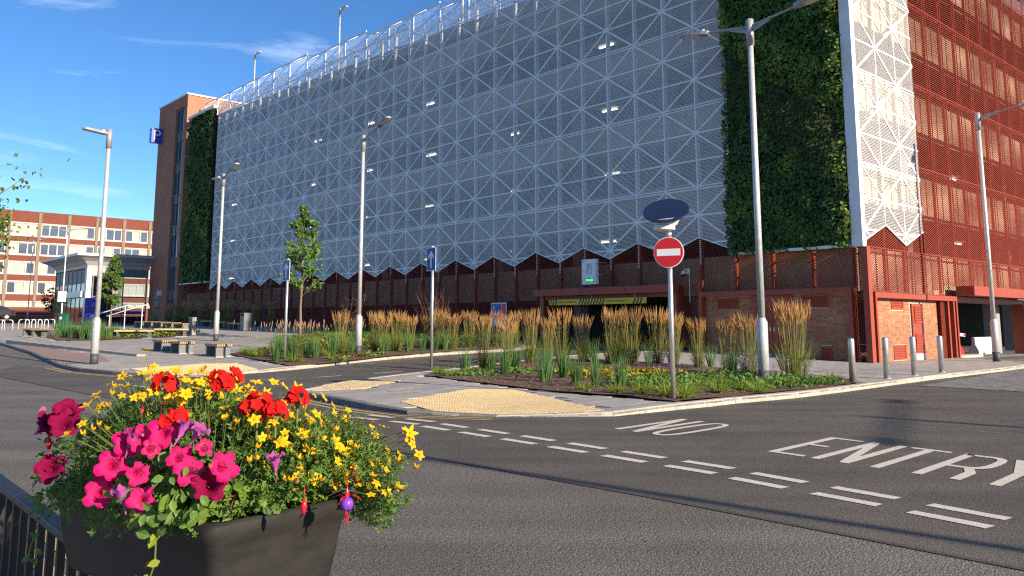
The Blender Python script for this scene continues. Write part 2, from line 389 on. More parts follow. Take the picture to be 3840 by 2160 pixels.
def curb_line(matn, pts, parent, closed=False, w=.15, L=.92, hf=None, into=1):
    # individual kerb stones along a line; 'into' is the side the pavement lies on (+1 left of travel)
    acc = []
    for i in range(len(pts) - 1):
        a = Vector(pts[i]); b = Vector(pts[i + 1]); n = max(1, round((b - a).length / L))
        for k in range(n): acc.append((a.lerp(b, k / n), a.lerp(b, (k + 1) / n)))
    for a, b in acc:
        d = (b - a); ln_ = d.length; d.normalize(); nrm = Vector((-d.y, d.x)) * into
        g_ = .006; a2 = a + d * g_; b2 = b - d * g_
        za, zb = ph(*a2) + .012, ph(*b2) + .012; ta, tb = terr(*a2) - .05, terr(*b2) - .05
        p = [a2, b2, b2 + nrm * w, a2 + nrm * w]; ch = .018
        mb = MB(); i = 0
        mb.v = [(p[0].x, p[0].y, ta), (p[1].x, p[1].y, tb), (p[2].x, p[2].y, tb), (p[3].x, p[3].y, ta),
                (p[0].x, p[0].y, max(za - ch, ta + .05)), (p[1].x, p[1].y, max(zb - ch, tb + .05)), (p[2].x, p[2].y, zb), (p[3].x, p[3].y, za),
                (p[0].x + nrm.x * ch, p[0].y + nrm.y * ch, za), (p[1].x + nrm.x * ch, p[1].y + nrm.y * ch, zb)]
        mb.f = [(0, 1, 5, 4), (4, 5, 9, 8), (8, 9, 6, 7), (1, 2, 6, 9, 5), (2, 3, 7, 6), (3, 0, 4, 8, 7)]
        if into < 0: mb.f = [tuple(reversed(f)) for f in mb.f]
        mb.m = [0] * 6
        o = mb.build('kerb_stone', matn, parent)

def slabs(parent, poly, holes, sx, sy, matn, zf, ang, limit=300, name='paving_slab', region=None, gap=.008, lift=.0, bond=.5, thick=.04):
    ca, sa = math.cos(ang), math.sin(ang)
    T = lambda x, y: (x * ca + y * sa, -x * sa + y * ca); U = lambda x, y: (x * ca - y * sa, x * sa + y * ca)
    Pl = [T(*p) for p in poly]; x0 = min(p[0] for p in Pl); x1 = max(p[0] for p in Pl); y0 = min(p[1] for p in Pl); y1 = max(p[1] for p in Pl)
    cells = []
    j = 0; y = y0
    while y < y1:
        x = x0 - (sx * bond if j % 2 else 0)
        while x < x1:
            c = U(x + sx / 2, y + sy / 2)
            if not any(inpoly(c[0], c[1], h) for h in holes) and (region is None or region(*c)):
                q = cliphalf(Pl, -1, 0, -(x + gap / 2)); q = cliphalf(q, 1, 0, x + sx - gap / 2) if len(q) > 2 else []
                q = cliphalf(q, 0, -1, -(y + gap / 2)) if len(q) > 2 else []; q = cliphalf(q, 0, 1, y + sy - gap / 2) if len(q) > 2 else []
                if len(q) > 2 and area(q) > .15 * sx * sy:
                    full = area(q) > .995 * (sx - gap) * (sy - gap)
                    cells.append((c[0] ** 2 + c[1] ** 2, c, [U(*p) for p in q], full))
            x += sx
        y += sy; j += 1
    cells.sort(key=lambda k: k[0])
    fullmesh = MB().box(-sx / 2 + gap / 2, sx / 2 - gap / 2, -sy / 2 + gap / 2, sy / 2 - gap / 2, -thick, 0).mesh(name, matn)
    rest = MB(); rnd = random.Random(5)
    for n_, (d, c, q, full) in enumerate(cells):
        dz = rnd.uniform(-.0015, .0025) + lift
        if n_ < limit:
            if full:
                o = link(name, fullmesh, parent, (c[0], c[1], zf(*c) + dz)); e = .2
                gx = (zf(c[0] + e, c[1]) - zf(c[0] - e, c[1])) / (2 * e); gy = (zf(c[0], c[1] + e) - zf(c[0], c[1] - e)) / (2 * e)
                nrm = Vector((-gx, -gy, 1)).normalized(); o.rotation_euler = (nrm.to_track_quat('Z', 'Y').to_matrix().to_4x4() @ Matrix.Rotation(0, 4, 'Z')).to_euler()
                xa = Vector((ca, sa, gx * ca + gy * sa)).normalized(); ya = nrm.cross(xa)
                o.rotation_euler = Matrix((xa, ya, nrm)).transposed().to_euler()
            else:
                mb = MB(); q0 = [(p[0] - c[0], p[1] - c[1]) for p in q]
                mb.prism(q0, lambda x, y: zf(x + c[0], y + c[1]) - zf(*c) - thick, lambda x, y: zf(x + c[0], y + c[1]) - zf(*c), bottom=False)
                mb.build(name, matn, parent, loc=(c[0], c[1], zf(*c) + dz))
        else:
            rest.prism(q, lambda x, y: zf(x, y) + dz - thick, lambda x, y: zf(x, y) + dz, bottom=False)
    if rest.f: stuff(rest.build(name + '_field', matn, parent))
AB = math.atan2(RD[1], RD[0])

ISLAND = [(-4.85, 18.89), (-4.4, 17.6), (-3.98, 16.92), (-2.5, 14.83), (-1.75, 14.1), (-.25, 13.71), (1.67, 13.83), (2.88, 14.83), (3.57, 15.39), (4.24, 16.0), (5.78, 17.18), (7.34, 18.67), (11.51, 22.88), (15.5, 26.6), (17.47, 28.59), (18.6, 30.0), (19.25, 31.8), (19.25, 33.6), (18.75, 35.17), (KX, KY), bl(-8.3, 0), (4.6, 34.7), (2.0, 32.6), (.17, 30.19), (-1.51, 26.99), (-2.85, 24.21), (-3.92, 21.37)]
BED = [(-2.42, 22.87), (-.83, 20.05), (.92, 17.37), (2.09, 16.32), (2.95, 15.2), (3.48, 15.62), (5.66, 17.36), (7.22, 18.84), (8.3, 19.9), (8.5, 21.6), (7.6, 24.5), (5.6, 28.4), (3.4, 30.6), (1.3, 30.5), (-.9, 27.0)]
isl = struct(sheet('island_pavement', ISLAND, lambda x, y: ph(x, y) - .014, 'paving_base', 1.2))
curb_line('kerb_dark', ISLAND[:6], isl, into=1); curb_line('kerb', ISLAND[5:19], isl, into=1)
curb_line('kerb', [ISLAND[20]] + ISLAND[21:] + [ISLAND[0]], isl, into=1)
TR2 = [(-2.05, 15.45), (-.93, 18.1), (.02, 18.0), (1.55, 14.2), (1.1, 13.98), (-.25, 13.88), (-1.3, 14.15)]
TR1 = [(-4.45, 18.7), (-4.5, 20.0), (-3.75, 21.3), (-2.7, 20.9), (-3.3, 18.9)]
slabs(isl, ISLAND, [BED, TR1, TR2], .6, .4, 'paving', ph, AB, 300)
PLAZA = [(-62, 92), (-44.5, 66.5), (-25.77, 42.01), (-19.95, 34.74), (-15.29, 28.31), (-13.53, 26.23), (-11.91, 24.93), (-10.49, 23.87), (-9.52, 23.7), (-8.48, 24.57), (-7.49, 26.42), (-6.69, 28.31), (-5.67, 30.76), (-4.3, 33.0), (-2.63, 34.97), (-.05, 36.9), (1.1, 39.3), bl(-16.9, 0), bl(-75, 0), bl(-90, 6)]
plz = struct(sheet('plaza_pavement', PLAZA, lambda x, y: ph(x, y) - .014, 'paving', 2))
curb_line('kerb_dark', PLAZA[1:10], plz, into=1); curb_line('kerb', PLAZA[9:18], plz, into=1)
TRL = [(-12.0, 26.3), (-10.5, 28.6), (-9.5, 28.8), (-7.9, 26.1), (-8.75, 24.7), (-9.5, 24.05), (-10.4, 24.2)]
REDP = [(-25.2, 41.5), (-15.2, 28.6), (-14.35, 29.9), (-16.2, 33.0), (-24.6, 41.3)]
LBED = [(-11.4, 33.6), (-9.4, 30.6), (-8.2, 28.9), (-7.3, 27.4), (-6.5, 28.4), (-5.45, 30.85), (-4.1, 33.1), (-2.45, 35.1), (.1, 37.0), (.7, 40.5), (-3, 45.5), (-9, 49.5), (-13.8, 49), (-12.2, 43), (-10.6, 38.0)]
PBED = [(-26.2, 47.1), (-23.85, 43.83), (-22.07, 43.75), (-21.3, 44.5), (-18.9, 48.9), (-20, 53), (-26, 57), (-30, 54)]
slabs(plz, PLAZA, [LBED, PBED, TRL, REDP], .9, .45, 'paving', ph, AB + .5, 300, region=lambda x, y: y < 47 and x > -30, lift=.002)
sheet('red_paving', REDP, lambda x, y: ph(x, y) + .004, 'paving_red', 1.5).parent = plz
a0, a1 = (-25.0, 41.2), (-14.5, 32.3)
mb = MB(); n = 14
for i in range(n):
    p = [(a0[0] + (a1[0] - a0[0]) * (i + k) / n, a0[1] + (a1[1] - a0[1]) * (i + k) / n) for k in (0, 1)]
    mb.prism([p[0], p[1], (p[1][0] + .25, p[1][1] + .3), (p[0][0] + .25, p[0][1] + .3)], lambda x, y: ph(x, y) - .03, lambda x, y: ph(x, y) + .17 * (1 - .5 * i / n))
mb.build('step_edging', 'paving', plz)
# tactile paving with raised blisters
def tactile(poly, parent, ang, nm):
    base = sheet(nm, poly, lambda x, y: ph(x, y) - .004, 'tactile_base', 1.); struct(base)
    slabs(base, poly, [], .4, .4, 'tactile', ph, ang, 120, name='tactile_slab', lift=.006, bond=0, gap=.016)
    ca, sa = math.cos(ang), math.sin(ang); bm_ = MB()
    T = lambda x, y: (x * ca + y * sa, -x * sa + y * ca); U = lambda x, y: (x * ca - y * sa, x * sa + y * ca)
    Pl = [T(*p) for p in poly]; x0 = min(p[0] for p in Pl); y0 = min(p[1] for p in Pl); x1 = max(p[0] for p in Pl); y1 = max(p[1] for p in Pl)
    y = y0 + .033
    while y < y1:
        x = x0 + .033
        while x < x1:
            c = U(x, y)
            if inpoly(c[0], c[1], poly):
                z = ph(*c) + .008; i = len(bm_.v); r, q = .0165, .009
                for rr, zz in ((r, z), (q, z + .010)):
                    for k in range(5): t = 2 * PI * k / 5; bm_.v.append((c[0] + rr * math.cos(t), c[1] + rr * math.sin(t), zz))
                bm_.f += [(i + k, i + (k + 1) % 5, i + 5 + (k + 1) % 5, i + 5 + k) for k in range(5)] + [tuple(i + 5 + k for k in range(5))]; bm_.m += [0] * 6
            x += .067
        y += .067
    stuff(bm_.build('blister', 'tactile', base))
tactile(TR2, isl, .55, 'tactile_paving'); tactile(TR1, isl, .4, 'tactile_paving'); tactile(TRL, plz, .9, 'tactile_paving')
# block paving on the ramp
slabs(ramp, RAMP, [], .42, .21, 'block', lambda x, y: terr(x, y) + .016, AB + .78, 300, name='paving_block', gap=.008)
# soil of the beds
def soil(name, poly, parent=None, lift=.03):
    o = sheet(name, poly, lambda x, y: ph(x, y) + lift + .03 * noise.noise((x * 1.7, y * 1.7, 0)), 'soil', .45); struct(o)
    return o
soil('planting_bed', BED); soil('planting_bed', LBED); soil('planting_bed', PBED)
rnd = random.Random(3); chips = MB()
for P_, n_ in ((BED, 2600), (LBED, 900)):
    xs_ = [p[0] for p in P_]; ys_ = [p[1] for p in P_]; c_ = 0
    while c_ < n_:
        x = rnd.uniform(min(xs_), max(xs_)); y = rnd.uniform(min(ys_), max(ys_))
        if not inpoly(x, y, P_): continue
        c_ += 1; z = ph(x, y) + .055; a = rnd.uniform(0, PI); l = rnd.uniform(.015, .05); w = l * rnd.uniform(.3, .6); t = rnd.uniform(-.4, .4)
        d = Vector((math.cos(a), math.sin(a), t)) * l; e = Vector((-math.sin(a), math.cos(a), rnd.uniform(-.3, .3))) * w
        p = Vector((x, y, z)); chips.face([p - d - e, p + d - e, p + d + e, p - d + e])
stuff(chips.build('bark_mulch', 'bark_chip'), 'reddish brown bark mulch covering the planting beds', 'mulch')
# near-side pavement and kerb on the photographer's side
NEAR = [(-8.2, 9.6), (-4.05, 5.9), (-2.95, 4.75), (-.6, 2.6), (3.0, -1.2), (3, -8), (-14, -8), (-14, 14)]
nearp = struct(sheet('near_pavement', NEAR, lambda x, y: .1, 'paving', 2))

# ------------------------------------------------------------------ road markings
def ribbon(pts, w, z, matn, name, parent=None, zf=None):
    mb = MB(); P = [Vector(p) for p in pts]; lf = []; rt = []
    for i, p in enumerate(P):
        d = (P[min(i + 1, len(P) - 1)] - P[max(i - 1, 0)]).normalized(); n = Vector((-d.y, d.x)) * (w / 2); lf.append(p + n); rt.append(p - n)
    for i in range(len(P) - 1):
        mb.face([(q.x, q.y, terr(q.x, q.y) + z) for q in (rt[i], rt[i + 1], lf[i + 1], lf[i])])
    return struct(mb.build(name, matn))
def dash(p, d, ln_, w, name='give_way_dash'):
    d = Vector(d).normalized(); p = Vector(p); n = Vector((-d.y, d.x)) * w / 2; e = p + d * ln_
    rr = random.Random(int(p.x * 1000)); pts = []
    for a, b in ((p - n, e - n), (e + n, p + n)):
        for k in range(7): q = a.lerp(b, k / 6); pts.append((q.x + rr.uniform(-.004, .004), q.y + rr.uniform(-.004, .004), terr(q.x, q.y) + .009))
    return struct(MB().face(pts).build(name, 'road_white'))
GA = [(-2.42, 14.05), (-1.54, 13.33), (0.2, 11.35), (1.97, 9.28), (2.5, 8.54), (3.04, 7.8), (3.55, 7.06), (4.1, 6.26)]
def along(P, s):
    for i in range(len(P) - 1):
        a = Vector(P[i]); b = Vector(P[i + 1]); l = (b - a).length
        if s <= l or i == len(P) - 2: return a.lerp(b, s / l), (b - a).normalized()
        s -= l
tot = sum((Vector(GA[i + 1]) - Vector(GA[i])).length for i in range(len(GA) - 1))
s_ = .05
while s_ < tot - .6:
    p, d = along(GA, s_); n = Vector((d.y, -d.x))
    dash(p, d, .62, .135); dash(p + n * .385 + d * .05, d, .62, .135); s_ += .906
# lane dashes of the entry road and its edge line
for a, b in (((-6.98, 22.4), (-6.26, 22.95)), ((-5.53, 23.7), (-4.98, 24.5)), ((-4.2, 25.48), (-3.48, 26.4)), ((-1.75, 30.6), (-1.25, 31.8)), ((-.4, 33.4), (.4, 34.6))):
    dash(a, Vector(b) - Vector(a), (Vector(b) - Vector(a)).length, .10, 'lane_dash')
ribbon([(-9.3, 20.6), (-7.6, 19.2), (-5.9, 17.8)], .10, .009, 'road_white', 'road_line')
# double yellow lines beside the kerbs
for off in (.22, .42):
    def offs(P, o): 
        P = [Vector(p) for p in P]; out = []
        for i, p in enumerate(P):
            d = (P[min(i + 1, len(P) - 1)] - P[max(i - 1, 0)]).normalized(); out.append(tuple(p + Vector((d.y, -d.x)) * o))
        return out
    ribbon(offs(ISLAND[1:6], off), .075, .009, 'road_yellow', 'double_yellow_line')
    ribbon(offs([(-15.29, 28.31), (-13.53, 26.23), (-11.91, 24.93), (-10.6, 23.9)], off), .075, .009, 'road_yellow', 'double_yellow_line')
for o_ in (0, .2): ribbon([(-9.5 + o_ * .7, 12.2 + o_ * .7), (-3.55 + o_ * .7, 6.1 + o_ * .7), (-2.8 + o_ * .7, 5.25 + o_ * .7), (1 + o_ * .7, 1.3 + o_ * .7)], .10, .006, 'road_yellow', 'double_yellow_line')
# NO ENTRY in elongated road lettering: (s, t) strokes, s along the base line, t up the letter
OB = Vector((1.47, 12.2)); DS = Vector((.585, -.811)); DT = Vector((1.24, 1.24))
def rl(s, t): q = OB + DS * s + DT * t; return (q.x, q.y, .0085)
def stroke(P, w=.11, wt=.055):      # widths: w across the letter (metres), wt along it (fraction of height)
    mb = MB()
    for i in range(len(P) - 1):
        a, b = P[i], P[i + 1]; ds, dt = b[0] - a[0], (b[1] - a[1])
        if abs(dt) * 1.75 >= abs(ds): mb.face([rl(a[0] - w / 2, a[1]), rl(a[0] + w / 2, a[1]), rl(b[0] + w / 2, b[1]), rl(b[0] - w / 2, b[1])])
        else: mb.face([rl(a[0], a[1] - wt / 2), rl(b[0], b[1] - wt / 2), rl(b[0], b[1] + wt / 2), rl(a[0], a[1] + wt / 2)])
    return mb
def letter(strokes):
    mb = MB()
    for k, P in enumerate(strokes):
        m_ = stroke(P); m_.v = [(x, y, z + .0004 * k) for x, y, z in m_.v]; mb.add(m_)
    return mb
def ring(s0, s1, t0, t1, n=20, a0=0, a1=2 * PI, w=.10, wt=.055):
    mb = MB(); cs, ct, rs, rt_ = (s0 + s1) / 2, (t0 + t1) / 2, (s1 - s0) / 2, (t1 - t0) / 2
    for k in range(n):
        q = []
        for a, i_ in ((k, 0), (k + 1, 0), (k + 1, 1), (k, 1)):
            th = a0 + (a1 - a0) * a / n; sg = lambda v: math.copysign(abs(v) ** .7, v)
            q_ = rl(cs + (rs - i_ * w) * sg(math.cos(th)), ct + (rt_ - i_ * wt) * sg(math.sin(th))); q.append((q_[0], q_[1], q_[2] + .0016))
        mb.face(q)
    return mb
wrd = struct(link('road_lettering', None)); wrd['label'] = 'white NO ENTRY lettering painted on the road'
def lt(mb): mb.build('letter', 'road_white', wrd)
def Nn(s): return letter([[(s + .055, 0), (s + .055, 1)], [(s + .07, .97), (s + .40, .03)], [(s + .415, 0), (s + .415, 1)]])
lt(Nn(0)); lt(ring(.60, 1.08, 0, 1))
lt(letter([[(2.70, 0), (2.70, 1)], [(2.66, .97), (3.13, .97)], [(2.66, .53), (3.0, .53)], [(2.66, .03), (3.13, .03)]]))
lt(Nn(3.23)); lt(letter([[(4.0, 0), (4.0, .96)], [(3.76, .97), (4.24, .97)]]))
rr_ = letter([[(4.45, 0), (4.45, 1)], [(4.72, .45), (4.83, .28)], [(4.83, .29), (4.83, 0)]]); rr_.add(ring(4.42, 4.92, .42, 1.0, 12, -PI / 2, PI / 2)); rr_.add(letter([[(4.42, .97), (4.70, .97)], [(4.42, .45), (4.72, .45)]])); lt(rr_)
lt(letter([[(5.20, 0), (5.20, .5)], [(5.20, .48), (4.99, 1)], [(5.20, .48), (5.42, 1)]]))

ribbon([(3.69, 14.53), (5.4, 12.95), (6.98, 11.55), (9.5, 9.4), (14, 5.5)], .05, .0065, 'kerb_dark', 'tar_joint')
ribbon([(-15.5, 24.9), (-7.85, 16.8), (-1.0, 9.72), (1.3, 7.38), (5.2, 3.05)], .06, .0065, 'asphalt_seam', 'tar_joint')

rnd = random.Random(41); mb = MB()
for i in range(420):          # dead leaves and grit gathered by the kerb and on the road
    k = rnd.random()
    if k < .3: x, y = 8.6 + rnd.gauss(0, .55), 16.6 + rnd.gauss(0, .18)
    elif k < .75:
        j = rnd.randint(5, 12); t = rnd.random(); x = ISLAND[j][0] + (ISLAND[j + 1][0] - ISLAND[j][0]) * t + abs(rnd.gauss(0, .12)) * .7; y = ISLAND[j][1] + (ISLAND[j + 1][1] - ISLAND[j][1]) * t - abs(rnd.gauss(0, .12)) * .7
    else: x, y = rnd.uniform(-6, 9), rnd.uniform(4, 16)
    if inpoly(x, y, ISLAND): continue
    l = rnd.uniform(.006, .022); a = rnd.uniform(0, 6.28); d = Vector((math.cos(a), math.sin(a), rnd.uniform(-.1, .5))) * l; e = Vector((-math.sin(a), math.cos(a), rnd.uniform(0, .3))) * l * .5; p = Vector((x, y, terr(x, y) + .016))
    mb.face([p - d, p + e, p + d, p - e])
stuff(mb.build('leaf_litter', 'bark_chip'), 'dry leaf litter scattered on the road and along the kerb', 'litter')

# ------------------------------------------------------------------ multi-storey car park (axes: x along the long face, -x to the far end; y into the building)
CP = thing('car_park', 'multi-storey car park with white perforated lattice cladding above red mesh', 'car park', (KX, KY, 0), RZB)
CW = 1.684; RH = 1.2035; Z0 = 7.34
def ucol(k): return 7.17 + CW * k          # k = -1 .. 31
def wsheet(w, h, keep, p=.0674, d=.74):
    # perforated sheet: hexagonal cells, each a ring round its hole; x 0..w, z 0..h
    mb = MB(); nx_ = max(1, round(w / p)); px = w / nx_; nz = max(1, round(h / (px * .866))); pz = h / nz
    hx = [(0, 2 / 3), (.5, 1 / 3), (.5, -1 / 3), (0, -2 / 3), (-.5, -1 / 3), (-.5, 1 / 3)]
    for j in range(nz):
        for i in range(nx_ + (j % 2)):
            cx = (i + (.5 if j % 2 == 0 else 0)) * px; cz = (j + .5) * pz
            if not keep(cx, cz): continue
            b = len(mb.v)
            for s_ in (1, d):
                for a, c in hx: mb.v.append((min(w, max(0, cx + a * px * s_)), 0, cz + c * pz * s_))
            for q in range(6):
                r_ = (q + 1) % 6; mb.f.append((b + q, b + r_, b + 6 + r_, b + 6 + q))
    mb.m = [0] * len(mb.f); return mb
def strip(mb, a, b, w, yo=-.014):
    # flat rib between (x, z) points on the outer face
    ax, az = a; bx, bz = b; l = math.hypot(bx - ax, bz - az)
    if l < 1e-6: return
    nx_, nz = -(bz - az) / l * w / 2, (bx - ax) / l * w / 2
    f = [(ax + nx_, az + nz), (bx + nx_, bz + nz), (bx - nx_, bz - nz), (ax - nx_, az - nz)]
    i = len(mb.v); mb.v += [(x, yo, z) for x, z in f] + [(x, -.002, z) for x, z in f]
    mb.f += [(i, i + 1, i + 2, i + 3), (i, i + 4, i + 5, i + 1), (i + 1, i + 5, i + 6, i + 2), (i + 2, i + 6, i + 7, i + 3), (i + 3, i + 7, i + 4, i)]; mb.m += [0] * 5
def clipseg(a, b, lo, hi):
    # keep the part of a segment between two height functions of x (sampled)
    pts = [(a[0] + (b[0] - a[0]) * t / 48, a[1] + (b[1] - a[1]) * t / 48) for t in range(49)]
    runs, run = [], []
    for p in pts:
        if lo(p[0]) - 1e-6 <= p[1] <= hi(p[0]) + 1e-6: run.append(p)
        elif run: runs.append(run); run = []
    if run: runs.append(run)
    return [(r[0], r[-1]) for r in runs if len(r) > 1]
def lattice(cols, cw, rows, par, lo, hi, z0=0):
    # ribs of one panel: verticals, horizontals, one diagonal per cell (between even nodes)
    mb = MB(); W = cols * cw
    def S(a, b, w, yo):
        for c in clipseg(a, b, lo, hi): strip(mb, c[0], c[1], w, yo)
    H = rows * RH
    for i in range(cols): S((i * cw, z0), (i * cw, z0 + H), .07, -.014)
    for j in range(rows + 1):
        q_ = .056 if j == 0 else -.056 if j == rows else 0
        S((0, z0 + j * RH + q_), (W, z0 + j * RH + q_), .064 if q_ else .08, -.017)
    for i in range(cols):
        for j in range(rows):
            e = (i + j + par) % 2 == 0
            a, b = ((i * cw, z0 + j * RH), ((i + 1) * cw, z0 + (j + 1) * RH)) if e else ((i * cw, z0 + (j + 1) * RH), ((i + 1) * cw, z0 + j * RH))
            S(a, b, .085, -.020 if e else -.023)
    return mb
PW = 2 * CW; PH = 3 * RH; inf = lambda x: 1e9
G_ = .018
full_sheet = wsheet(PW - G_, PH - 2 * G_, lambda x, z: True).mesh('mesh_panel', 'white_sheet')
full_lat = [lattice(2, CW, 3, p_, lambda x: 0, lambda x: PH).mesh('lattice', 'white_metal') for p_ in (0, 1)]
# bottom band: zigzag edge (valley at odd columns, peak at even)
zz = lambda x: 4.53 + .635 * (1 - abs(x / CW - 1))      # panel runs valley - peak - valley
BH = Z0 - 4.53
bot_sheet = wsheet(PW - G_, BH - G_, lambda x, z: z + 4.53 > zz(x) - .01).mesh('mesh_panel', 'white_sheet')
bm_ = lattice(2, CW, 3, 1, lambda x: zz(x) - 4.53 + .0, lambda x: BH, Z0 - 3 * RH - 4.53)
for a, b in (((0, 0), (CW, .635)), ((CW, .635), (PW, 0))): strip(bm_, (a[0], a[1] + .02), (b[0], b[1] + .02), .045, -.026 if a[0] == 0 else -.028)
bot_lat = bm_.mesh('lattice', 'white_metal')
top_cache = {}; prn = random.Random(17)
for pi in range(16):
    kl = 31 - 2 * pi; xl = -ucol(kl)                  # left edge of the panel (far end first)
    um = ucol(kl - 1)
    top = 21.6 if um > 47 else 21.02 if um > 30 else 20.42 if um > 13 else 19.9
    for band in range(-1, 4):
        if band == -1: sh, la, zb = bot_sheet, bot_lat, 4.53
        elif band < 3:
            sh = full_sheet; zb = Z0 + band * PH; la = full_lat[(1 + band * 3) % 2]
        else:
            zb = Z0 + 3 * PH
            if top not in top_cache:
                h_ = top - zb
                top_cache[top] = (wsheet(PW - G_, h_ - 2 * G_, lambda x, z: True).mesh('mesh_panel', 'white_sheet'), lattice(2, CW, 3, 0, lambda x: 0, lambda x: h_).mesh('lattice', 'white_metal'))
            sh, la = top_cache[top]
        o = link('mesh_panel', sh, CP, (xl + G_ / 2, 0, zb + G_)); o.rotation_euler = (prn.uniform(-.0045, .0045), 0, prn.uniform(-.003, .003)); link('lattice', la, o, (-G_ / 2, 0, -G_))
# white uprights behind the cladding
po = MB().box(-.045, .045, .06, .22, 4.6, 20.4).mesh('cladding_post', 'white_metal')
for k in range(-1, 32): link('cladding_post', po, CP, (-ucol(k), 0, 0 if ucol(k) > 30 else -.6))
# ---- the short face on the right: three columns of white panels, then red mesh
CR = 1.735; WR = 3 * CR
CRz = (0, 0, R(90))
def rface(o, y, z): o.location = (0.02, y, z); o.rotation_euler = (0, 0, R(90)); return o
rs = wsheet(WR - G_, PH - 2 * G_, lambda x, z: True, d=.81).mesh('mesh_panel', 'white_sheet')
rl_ = [lattice(3, CR, 3, p_, lambda x: 0, lambda x: PH).mesh('lattice', 'white_metal') for p_ in (0, 1)]
zr = lambda x: 4.53 + .66 * (1 - abs(((x / CR) % 2) - 1))
rbs = wsheet(WR - G_, BH - G_, lambda x, z: z + 4.53 > zr(x) - .01, d=.81).mesh('mesh_panel', 'white_sheet')
bm_ = lattice(3, CR, 3, 1, lambda x: zr(x) - 4.53, lambda x: BH, Z0 - 3 * RH - 4.53)
for i in range(3): strip(bm_, (i * CR, (.66 if i % 2 else 0) + .02), ((i + 1) * CR, (0 if i % 2 else .66) + .02), .045, -.026 - .002 * (i % 2))
rbl = bm_.mesh('lattice', 'white_metal')
for band in range(-1, 4):
    sh, la, zb = (rbs, rbl, 4.53) if band == -1 else (rs, rl_[(1 + band * 3) % 2], Z0 + band * PH)
    o = rface(link('mesh_panel', sh, CP), G_ / 2, zb + G_); link('lattice', la, o, (-G_ / 2, 0, -G_))
# ---- red expanded mesh
def xmesh(w, h, keep=lambda x, z: True, lw=.21, sw=.09):
    mb = MB(); nx_ = max(2, 2 * round(w / lw)); px = w / nx_; nz = max(2, 2 * round(h / sw)); pz = h / nz; t = .0118
    for j in range(nz):
        for i in range(nx_):
            za = j * pz + (pz if (i + j) % 2 else 0); zb = j * pz + (0 if (i + j) % 2 else pz)
            if not keep((i + .5) * px, (j + .5) * pz): continue
            x0, x1 = i * px, (i + 1) * px
            mb.face([(x0, -.012, za - t), (x1, -.012, zb - t), (x1, .012, zb + t), (x0, .012, za + t)])
    return mb
def fr(mb, w, h, t=.014, mi=0):   # thin angle frame round a mesh panel
    mb.box(0, t, -.016, .016, 0, h, mi); mb.box(w - t, w, -.016, .016, 0, h, mi); mb.box(t, w - t, -.016, .016, 0, t, mi); mb.box(t, w - t, -.016, .016, h - t, h, mi); return mb
def redpanel(w, z0, z1, keep=None, frame=True):
    mb = xmesh(w - .02, z1 - z0, keep or (lambda x, z: True))
    if frame: fr(mb, w - .02, z1 - z0)
    return mb.mesh('mesh_panel', 'red_mesh')
# long face, below the zigzag: one panel per pair of columns, cut along the zigzag
c1 = {}
for pi in range(16):
    kl = 31 - 2 * pi; xl = -ucol(kl); um = ucol(kl - 1)
    g0 = terr(*bl(-um, 0)) + .12
    if um < 8.2: z0 = 2.86
    elif um < 16.9: z0 = 3.22
    else: z0 = round(g0, 1)
    key = z0
    if key not in c1: c1[key] = redpanel(PW, z0, 5.2, (lambda zb: lambda x, z: z + zb < zz(x) + .02)(z0), False)
    link('mesh_panel', c1[key], CP, (xl + .01, .035, z0))
link('mesh_panel', redpanel(5.46 - .35, 2.86, 4.3), CP, (-5.48, .035, 2.86))
link('mesh_panel', redpanel(.42, .12, 4.28), CP, (-.50, .035, .12))
link('mesh_panel', redpanel(1.0, .2, 3.2), CP, (-8.35, .06, .2))
for k in range(-1, 32):
    u = ucol(k); z0 = 2.86 if u < 8.4 else 3.22 if u < 16.9 else terr(*bl(-u, 0)) + .05
    MB().box(-.05, .05, .07, .25, z0, 5.15 if k % 2 == 0 else 4.6).build('mesh_post', 'red_metal', CP, loc=(-u, 0, 0))
for u in (.5, 2.1, 3.8): MB().box(-.05, .05, .07, .25, 2.9, 4.3).build('mesh_post', 'red_metal', CP, loc=(-u, 0, 0))
# far end of the long face under the living wall
link('mesh_panel', redpanel(6.0, 1.5, 5.2), CP, (-65.5, .035, 1.5))
# right face red mesh: bands follow the decks
rm = redpanel(CR, 0, 3.55).copy()
def rlink(name, me, y, z, x=.0): return rface(link(name, me, CP), y, z)
full_r = redpanel(CR, 0, 3.55)
for c in range(3, 16):
    for b_ in range(5):
        zb = 4.32 + 3.55 * b_; rlink('mesh_panel', full_r, c * CR + .01, zb)
low = redpanel(CR, 2.68, 4.31); lowe = redpanel(CR, 3.1, 4.31)
for c in range(16): rlink('mesh_panel', low if c < 4 else lowe, c * CR + .01, 2.68 if c < 4 else 3.1)
zt = redpanel(WR, 4.32, 5.24, lambda x, z: z + 4.32 < zr(x) + .02, False); rlink('mesh_panel', zt, .01, 4.32).location.x = -.02
link('mesh_panel', redpanel(.34, .1, 2.9), CP).rotation_euler = CRz; CP_last = bpy.data.objects[-1] if False else None
for y_, w_ in ((.06, .30), (6.6, .40)): rlink('mesh_panel', redpanel(w_, .05, 2.62), y_, .05).location.x = -.04
for c in range(0, 17):
    if c == 0: continue
    b_ = MB().box(-.15, -.05, -.05, .05, 2.72 if c < 5 else 3.1, 22.0); b_.build('mesh_post', 'red_metal', CP, loc=(0, c * CR, 0))
for z in (4.32, 7.78, 11.35, 14.9, 18.45):
    MB().box(-.10, -.02, WR if z > 5 else 0, 16 * CR, z - .015, z + .015).build('mesh_rail', 'red_metal', CP)
# corner post
MB().box(-.13, .10, -.10, .17, 0, 4.31).build('corner_post', 'red_metal', CP, bevel=.008)
